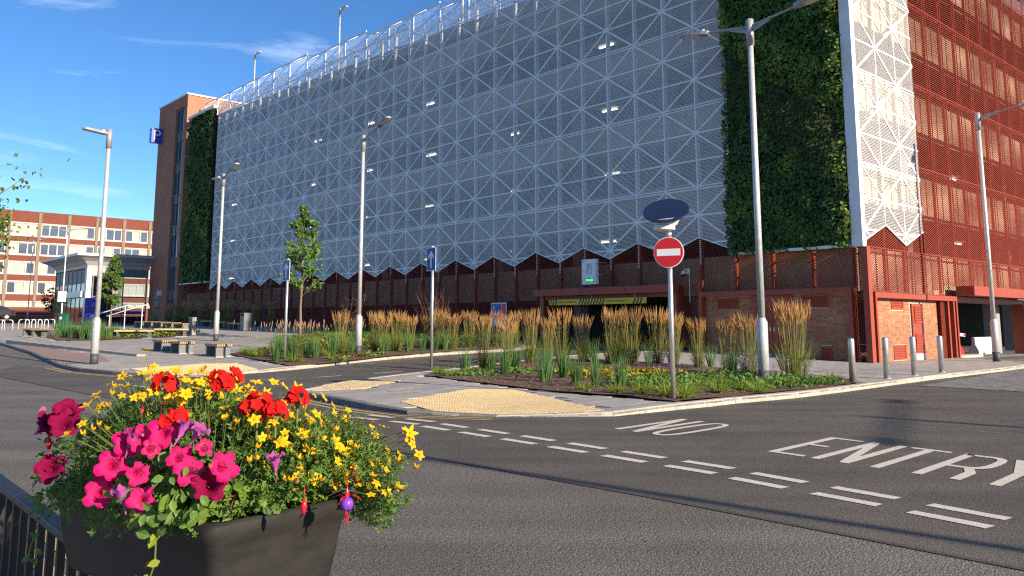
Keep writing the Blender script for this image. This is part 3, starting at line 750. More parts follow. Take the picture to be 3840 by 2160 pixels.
# ---- decks: parapets (cream upstands), slabs, columns, lit ceiling battens, back walls
XF, YB = -66, 28.5
for i, zb in enumerate((2.72, 6.05, 9.65, 13.2, 16.85)):
    zt_ = zb + 1.62
    MB().box(-66, -.6, .5, .68, zb, zt_).build('parapet', 'cream_wall', CP)
    MB().box(-.58, -.40, .7, YB, zb, zt_).build('parapet', 'cream_wall', CP)
    MB().box(-66, -.6, .7, YB, zb - .12 if i else zb + .15, zb + .30).build('deck_slab', 'concrete', CP)
    MB().box(-66, -.7, .69, .74, zt_ - .35, zt_ - .27).build('guard_rail', 'galv_matt', CP)
col_ = MB().box(-.25, .25, -.3, .3, 0, 19.6).mesh('column', 'concrete')
for u in range(4, 66, 6): link('column', col_, CP, (-u, 2.0, .1)); link('column', col_, CP, (-u, 15.5, .1))
for y in (8.0, 21.0, 27.5): link('column', col_, CP, (-1.9, y, .1))
MB().box(-66, -1.5, YB - .3, YB, .1, 19.8).build('back_wall', 'dark_concrete', CP)
MB().box(-66.2, -66, .6, YB, .3, 20.6).build('end_wall', 'dark_concrete', CP)
MB().box(-66, -17.4, 9.0, 9.2, .3, 2.5).build('partition_wall', 'dark_concrete', CP)
MB().box(-8.3, -7.2, .9, 9, .05, 2.7).build('partition_wall', 'dark_concrete', CP)
MB().box(-66, 0, .3, YB, -.1, .06).build('ground_floor', 'dark_concrete', CP)
li = MB().box(-.5, .5, -.06, .06, -.05, .0, 0).mesh('ceiling_light', 'lamp_lit')
rnd = random.Random(11)
for i, zc in enumerate((2.75, 5.93, 9.53, 13.08, 16.73)):
    if i == 0: continue
    for u in range(7, 64, 8):
        for y in ((3.6,) if i % 2 else (3.6, 10.5)):
            link('ceiling_light', li, CP, (-u - (2.4 if y > 5 else 0) - rnd.uniform(0, .8), y, zc - .07))
    for y in (6.5, 12.5, 18.5): link('ceiling_light', li, CP, (-3.4, y, zc - .07), R(90))
# roof deck (falls towards the near end), its edge beam and the rail on cranked posts
zr_ = lambda x: 19.15 + max(0, -x - 14) * .0365
mb = MB(); seg = [(-66 + 6 * i) for i in range(12)]
for a, b in zip(seg[:-1], seg[1:]):
    mb.prism([(a, .35), (b, .35), (b, YB), (a, YB)], lambda x, y: zr_(x) - .75, lambda x, y: zr_(x))
mb.build('roof_deck', 'inner_paint', CP)
cr_post = MB().box(-.035, .035, -.035, .035, 0, 2.05).bar((0, 0, 2.03), (0, .95, 2.62), .20, .10)
crm = cr_post.mesh('rail_post', 'white_metal')
wires = MB()
for i in range(23): x = .06 + i * .123; wires.box(x - .003, x + .003, -.003, .003, 0, 1.9)
for z in (.1, .7, 1.3, 1.9): wires.box(0, 2.87, -.006, .006, z - .006, z + .006)
wm = wires.mesh('rail_mesh', 'galv_matt')
rail_u = [63.7 - 2.87 * i for i in range(21)]
for i, u in enumerate(rail_u):
    z = zr_(-u) ; z = 22.56 - 2.05 if u > 44.5 else 22.1 - 2.05 if u > 35.5 else 21.67 - 2.05 if u > 27 else 21.25 - 2.05 if u > 18 else 20.8 - 2.05
    link('rail_post', crm, CP, (-u, .45, z - .02)); link('rail_mesh', wm, CP, (-u, .45, z))
    MB().box(0, 2.87, -.04, .04, 1.98, 2.06).build('top_rail', 'white_metal', CP, loc=(-u, .45, z))
# ---- white frame of the near living wall and red frames of the ground-floor openings
MB().box(-.36, .06, -.30, .0, 4.40, 22.5).build('frame_post', 'white_metal', CP, bevel=.006)
MB().box(-5.56, .06, -.30, -.02, 4.29, 4.398).build('frame_sill', 'white_metal', CP)
MB().box(-5.56, -5.40, .05, 1.2, 4.4, 19.2).build('sun_baffle', 'dark_concrete', CP)  # added unseen baffle, stops sun slipping behind the cladding from the short face
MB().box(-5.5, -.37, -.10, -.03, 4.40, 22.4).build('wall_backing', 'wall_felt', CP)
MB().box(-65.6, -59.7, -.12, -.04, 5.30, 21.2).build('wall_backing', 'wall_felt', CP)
MB().box(-65.7, -59.6, -.45, -.02, 5.18, 5.28).build('frame_sill', 'white_metal', CP)
MB().box(-65.8, -59.6, -.40, .1, 21.22, 21.5).build('frame_head', 'white_metal', CP)
# left brick bay
def frame_bay(x0, x1, zt, y0, y1, t=.16, right=False, side=(True, True)):
    bx_ = (lambda a, b, c, d, e, f: MB().box(-d, -c, a, b, e, f)) if right else (lambda a, b, c, d, e, f: MB().box(a, b, c, d, e, f))
    bx_(x0, x1, y0, y1, zt - .2, zt).build('door_frame', 'red_metal', CP)
    if side[0]: bx_(x0, x0 + t, y0 + .004, y1, .05, zt - .2).build('door_frame', 'red_metal', CP)
    if side[1]: bx_(x1 - t, x1, y0 + .004, y1, .05, zt - .2).build('door_frame', 'red_metal', CP)
frame_bay(-7.24, -.56, 2.84, -.10, .34)
frame_bay(.38, 8.1, 2.66, -.10, .34, .13, True)
# entrance portal on the long face
MB().box(-16.9, -8.35, -.55, .3, 2.88, 3.21).build('portal_header', 'red_metal', CP)
for x in (-16.75, -8.5): MB().box(x - .14, x + .14, -.12, .4, .05, 2.88).build('portal_post', 'red_metal', CP)
MB().box(-16.6, -8.64, -.05, .25, 2.70, 2.878).build('portal_lintel', 'red_metal', CP)
for u in (14.9, 13.6, 12.1, 10.9): MB().box(-.02, .02, -.3, -.28, -.26, .02).build('hanger', 'red_metal', CP, loc=(-u, -.27, 3.22))
# exit portal on the short face
MB().box(.02, .75, 8.25, 17.6, 2.70, 3.10).build('portal_header', 'red_metal', CP)
MB().box(-.3, .05, 8.25, 17.0, 2.46, 2.66).build('portal_lintel', 'red_metal', CP)
for y in (7.15, 7.75, 8.02, 16.8): MB().box(-.5, .06, y, y + .14, .02, 2.62).build('portal_post', 'red_metal', CP)
MB().box(-.55, -.45, 7.2, 7.9, .02, 2.6).build('portal_cheek', 'red_metal', CP)
MB().box(-1.6, -1.0, 16.1, 16.6, .02, 2.5).build('column', 'concrete', CP)
MB().box(-.6, -.2, 8.4, 16.7, 2.44, 2.72).build('lintel_beam', 'concrete', CP)

# ---- brick walls of the ground-floor plant rooms
def inrects(x, z, rs_): return any(a < x < b and c < z < d for a, b, c, d in rs_)
BRW, BRH, BRD = .215, .065, .1025
bkm = {}
for nm in ('brick', 'brick_buff'):
    bkm[nm] = [MB().box(-w_ / 2, w_ / 2, -.011, .03, -BRH / 2, BRH / 2).mesh('brick', nm) for w_ in (BRW, .1025)]
def brickwall(x0, x1, z0, z1, holes, right, matn, limit):
    par = MB()
    if right: par.box(-.30, -.185, x0, x1, z0, z1)
    else: par.box(x0, x1, .185, .30, z0, z1)
    wall = par.build('brick_wall', 'mortar', CP)
    cand = []; rr = random.Random(int(x0 * 10))
    z = z0 + .01 + BRH / 2; j = 0
    while z + BRH / 2 < z1:
        # alternating headers and stretchers
        x = x0 + .006 - (.056 if j % 2 else 0); i = j % 2
        cuts = sorted([(a_, b_) for a_, b_, c_, d_ in holes if c_ < z < d_])
        while x < x1:
            w_ = BRW if (i % 2 == 0) else .1025
            segs = [(max(x, x0 + .004), min(x + w_, x1 - .004))]
            for a_, b_ in cuts:
                segs = [q for p, r in segs for q in ((p, min(r, a_ - .004)), (max(p, b_ + .004), r))]
            for p, r in segs:
                if r - p > .02: cand.append(((p + r) / 2, z, i % 2 if abs(r - p - w_) < 1e-6 else 2, r - p))
            x += w_ + .010; i += 1
        z += BRH + .010; j += 1
    rest = {'brick': MB(), 'brick_buff': MB(), 'brick_dark': MB()}
    order = sorted(cand, key=lambda c: (c[2] == 2, -c[1]))
    for n_, (x, z, hd, wd_) in enumerate(order):
        px_, py_ = (-.185, x) if right else (x, .185)
        if n_ < limit and hd < 2:
            o = link('brick', bkm[rr.choice(('brick', 'brick_buff'))][hd], wall, (px_, py_, z)); o.rotation_euler = (0, 0, R(90) if right else 0)
        else:
            w_ = wd_ / 2; k_ = rr.choices(['brick', 'brick_buff', 'brick_dark'], (5, 4, 1.6))[0]
            if right: rest[k_].box(-.215, -.174, x - w_, x + w_, z - BRH / 2, z + BRH / 2)
            else: rest[k_].box(x - w_, x + w_, .174, .215, z - BRH / 2, z + BRH / 2)
    for k_, r_ in rest.items():
        if r_.f: stuff(r_.build('brickwork', k_, wall))
mat('brick_dark', (.24, .10, .06), .85, noise_s=18, noise_a=.2)
LH = [(-6.47, -5.46, 2.08, 2.8), (-4.85, -3.05, 0, 2.8), (-2.62, -1.60, 2.08, 2.8), (-6.47, -5.9, .1, .68), (-1.97, -1.55, .12, .70)]
brickwall(-7.08, -.72, .05, 2.64, LH, False, 'brick', 300)
RHo = [(2.2, 3.3, 2.04, 2.6), (3.9, 5.1, 0, 2.4), (2.2, 3.35, .14, .73)]
brickwall(.51, 6.55, .05, 2.46, RHo, True, 'brick', 300)
def louvre(a, b, c, d, right, parent, name='louvre', y=.15, n=None):
    mb = MB(); n = n or max(3, round((d - c) / .075)); t = .04
    mb.box(a, b, y, y + .05, c, c + t).box(a, b, y, y + .05, d - t, d).box(a, a + t, y + .001, y + .05, c + t, d - t).box(b - t, b, y + .001, y + .05, c + t, d - t)
    mb.box(a + t, b - t, y + .045, y + .05, c + t, d - t)
    o = mb.build(name, 'red_metal', parent)
    for i in range(n):
        z = c + t + (i + .5) * (d - c - 2 * t) / n; h = (d - c - 2 * t) / n
        s_ = MB(); s_.face([(a + t, y + .005, z - h * .45), (b - t, y + .005, z - h * .45), (b - t, y + .04, z + h * .5), (a + t, y + .04, z + h * .5)]).face([(a + t, y + .005, z - h * .45), (a + t, y + .012, z - h * .62), (b - t, y + .012, z - h * .62), (b - t, y + .005, z - h * .45)])
        s_.build('slat', 'red_metal', o)
    if right: o.rotation_euler = (0, 0, R(90))
    return o
for a, b, c, d in ((-6.47, -5.46, 2.1, 2.58), (-2.62, -1.60, 2.12, 2.6), (-6.47, -5.9, .12, .66), (-1.97, -1.55, .14, .68)): louvre(a, b, c, d, False, CP)
def louvre_r(a, b, c, d): louvre(a, b, c, d, True, CP)
for a, b, c, d in ((2.24, 3.28, 2.06, 2.46), (2.24, 3.33, .17, .71)): louvre_r(a, b, c, d)
def door(x0, x1, z1, right, handle_at):
    d = MB().box(x0, x1, .12, .17, .08, z1).build('door', 'red_metal', CP)
    MB().box(x0 + .04, x1 - .04, .108, .119, .10, .36).build('kick_plate', 'galv_matt', d)
    w = x1 - x0
    louvre(x0 + .18 * w, x1 - .18 * w, .45, 1.12, False, d, 'door_louvre', .085)
    louvre(x0 + .18 * w, x1 - .18 * w, 1.55, 2.2 if z1 > 2.25 else z1 - .12, False, d, 'door_louvre', .085)
    hx_ = x0 + .08 * w if handle_at == 0 else x1 - .08 * w
    MB().tube([(hx_, .10, 1.3), (hx_, .05, 1.3), (hx_ + (.13 if handle_at == 0 else -.13), .05, 1.3)], .012, 6).box(hx_ - .03, hx_ + .03, .1, .119, 1.22, 1.38).build('door_handle', 'galv', d)
    if right: d.rotation_euler = (0, 0, R(90))
    return d
d1 = door(-4.80, -3.96, 2.36, False, 1); d2 = door(-3.93, -3.12, 2.36, False, 0)
for d_, x in ((d1, -4.1), (d2, -3.8)):
    MB().tube([(x, .1199, 1.82), (x, .1150, 1.82)], .06, 12).build('door_sign', 'blue_sign', d_)
MB().box(-4.85, -3.05, .1, .2, 2.38, 2.62).build('transom_panel', 'red_metal', CP)
door(3.98, 5.02, 2.30, True, 0)

# ------------------------------------------------------------------ brick stair tower at the far end
ST = thing('stair_tower', 'tall brick stair tower with a glazed strip beside the car park', 'tower', (KX, KY, 0), RZB)
YF = -.22
MB().box(-74.4, -69.55, YF, 12, 1.2, 24.0).build('wall', 'brick_far', ST, uvbox=True)
MB().box(-67.35, -66.62, YF + .004, 11.9, 1.2, 24.0).build('wall', 'brick_far', ST, uvbox=True)
MB().box(-69.55, -67.35, YF, 11.8, 22.95, 24.0).build('wall', 'brick_far', ST, uvbox=True)
MB().box(-74.5, -66.5, YF - .1, 12.1, 24.0, 24.14).build('coping', 'white_metal', ST)
z = 1.6; k = 0
while z < 22.9:
    h = (2.3, .85)[k % 2]; z1 = min(22.93, z + h)
    if k % 2 == 0:
        for a, b in ((-69.5, -68.62), (-68.54, -67.40)): MB().box(a, b, YF + .25, YF + .28, z, z1).build('pane', 'glass_office', ST)
    else: MB().box(-69.5, -67.4, YF + .22, YF + .26, z, z1).build('spandrel_panel', 'grey_metal', ST)
    MB().box(-69.54, -67.36, YF + .14, YF + .22, z - .04, z + .04).build('transom', 'grey_metal', ST); z = z1; k += 1
for x in (-69.53, -68.62, -67.42): MB().box(x, x + .08, YF + .13, YF + .24, 1.5, 22.95).build('mullion', 'grey_metal', ST)
MB().box(-69.5, -67.4, YF + .4, YF + .5, 1.4, 22.9).build('inner_wall', 'dark_concrete', ST)
dr = MB().box(-72.6, -71.5, YF - .05, YF - .004, 1.62, 3.85).build('door', 'sign_grey', ST)
MB().box(-72.2, -71.9, YF - .07, YF - .055, 2.9, 3.2).build('door_notice', 'blue_sign', dr)
MB().box(-72.75, -71.2, YF - .06, YF - .01, 4.0, 4.7).build('wall_sign', 'sign_grey', ST)
MB().box(-71.1, -70.7, YF - .3, YF - .004, 4.3, 4.8).build('wall_lamp', 'white_metal', ST)
# projecting blue parking sign
PS = thing('parking_sign', 'blue illuminated box sign with a white P high on the brick tower', 'sign', (*bl(-73.4, YF), 0), RZB)
MB().box(-.35, .25, -1.12, -.0, 20.1, 21.62).build('sign_box', 'blue_p', PS, bevel=.02)
text('P', 1.55, 'sign_white', PS, Matrix.Translation((.256, -.56, 20.86)) @ Matrix.Rotation(R(90), 4, 'Z') @ Matrix.Rotation(R(90), 4, 'X'), ext=.004)
text('P', 1.1, 'sign_white', PS, Matrix.Translation((-.05, -1.126, 20.86)) @ Matrix.Rotation(R(90), 4, 'X'), ext=.004, sx=.45)

# ------------------------------------------------------------------ glazed pavilion with a curved silver canopy
PV = thing('pavilion', 'glazed pavilion with a flared silver canopy beside the brick tower', 'building', (KX, KY, 0), RZB)
x0, x1, y0, y1, zb, zc = -86.5, -74.7, -6.1, -.3, 1.45, 7.0
prof = [(0, 7.0), (.05, 7.25), (.35, 7.65), (.95, 8.0), (1.3, 8.12), (1.3, 8.35), (1.1, 8.42)]
mb = MB()
for (o0, za), (o1, zb_) in zip(prof[:-1], prof[1:]):
    ring = lambda o, z: [(x0 - o, y0 - o, z), (x1 + o, y0 - o, z), (x1 + o, y1 + .1, z), (x0 - o, y1 + .1, z)]
    A, B = ring(o0, za), ring(o1, zb_)
    for q in (0, 1, 3): r_ = (q + 1) % 4; mb.face([A[q], A[r_], B[r_], B[q]])
o, z = prof[-1]; mb.face([(x0 - o, y0 - o, z), (x1 + o, y0 - o, z), (x1 + o, y1 + .1, z), (x0 - o, y1 + .1, z)])
mb.face([(x0, y0, 7.0), (x0, y1, 7.0), (x1, y1, 7.0), (x1, y0, 7.0)])
mb.build('canopy', 'silver_panel', PV)
MB().box(x1 - .6, x1 + .02, y0 - .02, y0 + .45, zb, 7.0).build('corner_column', 'silver_panel', PV)
MB().box(x1 - .25, x1 - .02, y0 + .45, y1, 6.2, 7.0).build('fascia', 'grey_metal', PV)
lv = MB()
for i in range(7): lv.box(x1 - .02, x1 + .02, y0 + .5, y0 + 2.4, 6.3 + i * .1, 6.36 + i * .1)
lv.build('vent', 'silver_panel', PV)
for y in (y0 + .55, y0 + 2.0, y0 + 3.4, y1 - .12): MB().box(x1 - .16, x1 - .04, y, y + .1, zb, 6.2).build('mullion', 'grey_metal', PV)
for a, b in ((y0 + .65, y0 + 2.0), (y0 + 2.1, y0 + 3.4), (y0 + 3.5, y1 - .12)):
    for c, d in ((zb, 4.15), (4.25, 6.2)): MB().box(x1 - .11, x1 - .09, a, b, c, d).build('pane', 'glass_clear', PV)
    MB().box(x1 - .15, x1 - .05, a, b, 4.15, 4.25).build('transom', 'grey_metal', PV)
    MB().box(x1 - .085, x1 - .08, a, b, 2.5, 2.8).build('glass_manifestation', 'blue_sign', PV)
n = 7; wx = (x1 - .6 - x0) / n
for i in range(n):
    a = x0 + i * wx
    MB().box(a, a + .1, y0 + .02, y0 + .12, zb, 6.95).build('mullion', 'grey_metal', PV)
    for c, d in ((zb, 4.1), (4.2, 5.5), (5.6, 6.9)): MB().box(a + .1, a + wx, y0 + .06, y0 + .09, c, d).build('pane', 'glass_dark' if c < 5.5 else 'grey_metal', PV)
    for zz_ in (4.1, 5.5): MB().box(a + .1, a + wx, y0 + .03, y0 + .11, zz_, zz_ + .1).build('transom', 'grey_metal', PV)
MB().box(x0 + 4.2, x1 - .8, y0 - .25, y0 - .02, 4.15, 4.75).build('name_board', 'sign_white', PV)
MB().box(x0 + 3.9, x0 + 4.2, y0 - .25, y0 - .02, 4.15, 4.75).build('name_board_end', 'blue_sign', PV)
MB().box(x0, x0 + .2, y0, y1, zb, 7).build('rear_post', 'grey_metal', PV)
MB().box(x0, x1, y0 + .2, y1, 1.3, 1.55).build('floor', 'dark_concrete', PV)
MB().box(x0 + .2, x1 - .2, y1 - .1, y1, zb, 2.3).build('low_wall', 'blue_sign', PV)
for y in (y0 + 1.5, y0 + 3.0): 
    s = MB().lathe([(.02, 6.9), (.02, 5.4), (.28, 5.0), (.30, 4.95)], 10, x1 - 2, y).build('pendant_lamp', 'black_metal', PV)

# ------------------------------------------------------------------ brick office block far behind
OB_ = thing('office_block', 'long four-storey brick office block with white window bands', 'building', (*bl(-150, 0), 0), RZB)
bays = [-22.6, -17.9, -13.2, -8.5, -3.8, 0.9, 5.6, 10.3, 15.0, 19.7, 24.4, 29.1]
ZF = [(16.9, 19.0), (13.55, 15.6), (10.2, 12.2), (6.8, 8.8), (3.9, 5.3)]
MB().box(-14, -.6, -23, 30, 1, 21).build('core', 'brick_office', OB_, uvbox=True)
MB().box(-.6, 0, -23, 29.5, 19.2, 21.2).build('parapet', 'brick_office', OB_, uvbox=True)
lows = [15.75, 12.35, 8.95, 5.5]; ups = [16.7, 13.35, 10.0, 6.6]
for a, b in zip(lows, ups):
    MB().box(-.6, .02, -23, 29.5, a, b).build('spandrel', 'brick_office', OB_, uvbox=True)
MB().box(-.6, .03, -23, 29.5, 1.0, 3.7).build('base_wall', 'brick_office', OB_, uvbox=True)
rnd = random.Random(8)
for y in bays: MB().box(-.2, .22, y - .25, y + .25, 1.5, 21.0).build('pilaster', 'pier', OB_)
pm = {}
for (za, zb2) in ZF:
    MB().box(-.5, .08, -23, 29.5, zb2, zb2 + .18).build('lintel', 'window_white', OB_)
    MB().box(-.5, .10, -23, 29.5, za - .18, za).build('sill', 'window_white', OB_)
    for y in bays[:-1]:
        W = 4.7 - .5; h = zb2 - za
        key = round(h, 2)
        if key not in pm:
            f = MB().box(-.25, -.05, 0, W, 0, .14).box(-.25, -.05, 0, W, h - .14, h)
            for q in (0, W / 3 - .1, 2 * W / 3 - .1, W - .2): f.box(-.245, -.04, q, q + .2, .14, h - .14)
            pm[key] = (f.mesh('window', 'window_white'), MB().box(-.2, -.16, .2, W / 3 - .1, .14, h - .14).mesh('pane', 'glass_office'), MB().box(-.2, -.15, .2, W / 3 - .1, .14, h - .14).mesh('pane', 'blind'))
        w_ = link('window', pm[key][0], OB_, (0, y + .25, za))
        for q in range(3):
            link('pane', pm[key][2 if rnd.random() < (.35 if za > 10 else .8) else 1], w_, (0, q * (W / 3 - .04), 0))
# low brick wall with railings and a parked car before it
BW = thing('boundary_wall', 'low red brick boundary wall in front of the office block', 'wall', (*bl(-128, 0), 0), RZB)
MB().box(-.3, 0, -30, 30, .9, 4.0).build('brickwork', 'brick_office', BW, uvbox=True)
MB().box(-.36, .06, -30, 30, 4.0, 4.1).build('coping', 'concrete', BW)

def car(loc, rz):
    c = thing('parked_car', 'dark grey parked car by the far brick wall', 'car', loc, rz)
    pr = [(-2.1, .35), (-2.15, .75), (-1.75, .92), (-1.0, 1.0), (-.35, 1.42), (.95, 1.45), (1.7, 1.02), (2.1, .95), (2.12, .35)]
    m = MB(); n = len(pr)
    for s_ in (-1, 1):
        for x, z in pr: m.v.append((x, s_ * (.85 if z < 1.05 else .66), z))
    m.f = [tuple(range(n)), tuple(reversed(range(n, 2 * n)))] + [(i, i + n, (i + 1) % n + n, (i + 1) % n) for i in range(n)]; m.m = [0] * len(m.f)
    m.build('body', 'car_grey', c, bevel=.05)
    for s_ in (-1, 1): MB().face([(-.85, s_ * .80, 1.03), (1.4, s_ * .80, 1.05), (.85, s_ * .68, 1.38), (-.3, s_ * .68, 1.36)]).build('side_window', 'glass_dark', c)
    MB().face([(-1.02, -.7, 1.03), (-1.02, .7, 1.03), (-.4, .6, 1.42), (-.4, -.6, 1.42)]).build('windscreen', 'glass_dark', c)
    wh = MB().tube([(0, -.1, 0), (0, .1, 0)], .32, 18); rim = MB().tube([(0, -.105, 0), (0, .105, 0)], .19, 12)
    for x in (-1.35, 1.3):
        for s_ in (-1, 1):
            w = wh.build('wheel', 'tyre', c, loc=(x, s_ * .78, .32)); rim.build('rim', 'galv_matt', w)
    return c
x_, y_ = -55.2, 88.0
car((x_, y_, terr(x_, y_) + .55), RZB + R(90))

# ------------------------------------------------------------------ street lamps
def lamp_head(mb_mat=None):
    h = MB()   # flat LED lantern, along +x from the spigot
    pts = [(-.02, .06), (.12, .11), (.35, .14), (.62, .13), (.68, .08)]
    top = [(x, y) for x, y in pts] + [(x, -y) for x, y in reversed(pts)]
    n = len(top); i = len(h.v)
    h.v += [(x, y * .8, .055 if x < .3 else .035) for x, y in top] + [(x, y, -.03) for x, y in top]
    h.f += [tuple(range(n)), tuple(reversed(range(n, 2 * n)))] + [(k, k + n, (k + 1) % n + n, (k + 1) % n) for k in range(n)]; h.m += [0] * (n + 2)
    return h
HEAD = lamp_head()
def street_lamp(label, loc, h, arms, group='street lamps', cat='street lamp', base=True, r=.095, matn='galv_matt', ar=.034):
    t = thing('street_lamp', label, cat, loc, 0, group)
    hb = 1.55
    MB().lathe([(r, 0), (r, hb - .06), (r * .75, hb), (r * .66, hb + .04)] if base else [(r * .7, 0), (r * .68, hb)], 18).build('pole_base', matn, t, smooth=True)
    MB().lathe([(r * .64, hb), (r * .60, h * .5), (r * .52, h)], 16).build('shaft', matn, t, smooth=True)
    if base: MB().lathe([(r * 1.02, 0), (r * 1.02, .36)], 18).build('base_band', 'dark_base', t, smooth=True)
    MB().lathe([(r * .75, h - .62), (r * .75, h + .06), (r * .4, h + .08)], 14).build('bracket', 'lamp_grey', t, smooth=True)
    for a in arms:
        an, ln_, up = a; d = Vector((math.cos(an), math.sin(an), 0)); p0 = Vector((0, 0, h - .12)); p1 = p0 + d * ln_ + Vector((0, 0, ln_ * up))
        if ln_ > .2:
            q = MB().tube([p0, p1], [ar, ar * .82], 8); 
            if ln_ < 2: q.bar(p0 + Vector((0, 0, -.14)), p0.lerp(p1, .45), .012, .10)
            q.build('arm', 'lamp_grey', t, smooth=False)
        o = HEAD.build('lantern', 'lamp_grey', t); o.matrix_local = Matrix.Translation(p1) @ Matrix.Rotation(an, 4, 'Z') @ Matrix.Rotation(-math.atan(up), 4, 'Y') @ Matrix.Scale(1.2, 4)
        g_ = MB().box(.2, .6, -.10, .10, -.036, -.031).build('lens', 'lens', o)
        MB().tube([(.12, 0, .05), (.12, 0, .10)], .035, 8).build('photocell', 'plastic_white', o)
    return t
AN = math.atan2(-LD[1], -LD[0]); AF = AN + PI
street_lamp('tall galvanised twin-arm lamp post in the island bed near the red doors', (5.96, 19.84, .06), 8.95, [(AN, 1.25, .13), (AF, 1.25, .13)], r=.13)
street_lamp('single-head lamp post on the plaza corner nearest the road, at left', (-14.2, 28.43, ph(-14.2, 28.43)), 8.1, [(math.atan2(-.67, -.742), .06, .1)], r=.13)
street_lamp('twin-head lamp post behind the slatted benches on the plaza', (-15.37, 43.28, ph(-15.37, 43.28)), 8.75, [(AN, .9, .3), (AF, .55, .05)], r=.13)
street_lamp('lamp post with one raised arm among the reed grasses before the mesh facade', (-6.15, 33.42, ph(-6.15, 33.42)), 8.9, [(AN, 1.1, .32)], r=.13)
street_lamp('lamp post on the pavement beside the exit barrier at right', (18.28, 31.55, ph(18.28, 31.55)), 9.55, [(AN, 1.5, .13)], r=.13)
street_lamp('twin-arm lamp post beyond the left frame edge of the bollards road', (23.4, -1.5, 0), 8.9, [(R(50), 2.8, .1), (R(258), 2.8, .1)], r=.13, ar=.046)['label'] = 'twin-arm lamp post at the right-hand roadside casting a forked shadow'
street_lamp('plain lamp column by the near roadside casting the long shadow', (14.3, -3.7, 0), 10.5, [(R(60), .9, .1)], r=.11)
street_lamp('distant white twin-arm lamp post before the office block', (-43.4, 80, terr(-43.4, 80) + .8), 8.7, [(R(5), 1.5, .08), (R(185), 1.5, .08)], base=False, r=.09, matn='white_metal')
street_lamp('thin single-arm lamp post far off by the boundary wall', (-63, 108, terr(-63, 108) + .5), 10.2, [(R(0), .8, .25)], base=False, r=.09, matn='white_metal')
for u, lab in ((41.8, 'lamp post on the car park roof nearer the middle'), (57.0, 'lamp post on the car park roof near the brick tower'), (26.3, 'roof lamp post cut by the top of the frame')):
    x, y = bl(-u, 2.2); street_lamp(lab, (x, y, zr_(-u) - .02), 6.0 if u < 50 else 5.6, [(AN, .25, .05)], group='roof lamps', base=False, r=.11)

# ------------------------------------------------------------------ signs
def arrow_sign(loc, h, label, rz):
    t = thing('one_way_sign', label, 'sign', loc, rz, 'one-way signs')
    MB().lathe([(.045, 0), (.045, h)], 12).build('pole', 'galv', t, smooth=True)
    z0, z1, w = h - .76, h - .02, .225
    MB().box(-w, w, -.062, -.05, z0, z1).build('sign_border', 'sign_white', t)
    f = MB().box(-w + .02, w - .02, -.066, -.0625, z0 + .02, z1 - .02).build('sign_face', 'blue_sign', t)
    a = MB(); zc = z1 - .09
    P = [(-.035, z0 + .09), (.035, z0 + .09), (.035, zc - .17), (.13, zc - .30), (.13, zc - .17), (0, zc), (-.13, zc - .17), (-.13, zc - .30), (-.035, zc - .17)]
    for q in ([0, 1, 2, 8], [2, 3, 4, 5], [8, 2, 5], [8, 5, 6, 7]): a.face([(P[k][0], -.0685, P[k][1]) for k in q])
    a.build('arrow', 'sign_white', f)
    MB().box(-.06, .06, -.05, .05, z1 - .15, z1 - .1).box(-.06, .06, -.05, .05, z0 + .1, z0 + .15).build('clip', 'galv', t)
    MB().lathe([(.048, h), (.03, h + .03)], 12).build('cap', 'plastic_white', t)
RS = math.atan2(-.71, -.71) + PI / 2
arrow_sign((-2.53, 26.27, ph(-2.53, 26.27)), 3.82, 'blue one-way arrow sign on the post at the tip of the island bed', RS)
arrow_sign((-8.0, 29.43, ph(-8, 29.43)), 3.62, 'blue one-way arrow sign edge-on by the young tree in the left bed', RS)
ne = thing('no_entry_sign', 'round red no entry sign on a post with a solar lamp on top', 'sign', (2.984, 15.567, ph(2.984, 15.567)), R(-26))
MB().lathe([(.045, 0), (.045, 3.12)], 14).build('pole', 'galv', ne, smooth=True)
zc = 2.74
MB().tube([(0, -.075, zc), (0, -.06, zc)], .292, 48).build('sign_border', 'sign_white', ne)
fc = MB().tube([(0, -.080, zc), (0, -.0755, zc)], .277, 48).build('sign_face', 'sign_red', ne)
MB().box(-.225, .225, -.0835, -.0805, zc - .065, zc + .065).build('white_bar', 'sign_white', fc, bevel=.0)
MB().box(-.06, .06, -.06, .05, zc + .1, zc + .14).box(-.06, .06, -.06, .05, zc - .14, zc - .1).build('clip', 'galv', ne)
so = MB().lathe([(.10, 3.14), (.20, 3.16), (.20, 3.24), (.15, 3.26)], 20, -.06, -.1).build('lamp_housing', 'plastic_white', ne, smooth=False)
MB().tube([(0, 0, 3.08), (-.02, -.03, 3.2)], .05, 10).build('lamp_arm', 'plastic_white', ne)
cn = MB().lathe([(.20, 0), (.30, .17), (.31, .19)], 28).build('cone', 'plastic_white', ne, loc=(-.05, -.08, 3.25))
pn = MB().lathe([(.43, 0), (.44, .02), (.425, .035)], 40).build('solar_panel', 'solar', ne, loc=(-.05, -.08, 3.46)); nw = Matrix.Rotation(R(26), 3, 'Z') @ Vector((-.20, -.58, .79)).normalized(); pn.rotation_euler = nw.to_track_quat('Z', 'Y').to_euler(); pn.location = (-.03, -.06, 3.52); cn.rotation_euler = (R(22), R(0), 0); cn.location = (-.03, -.02, 3.27)
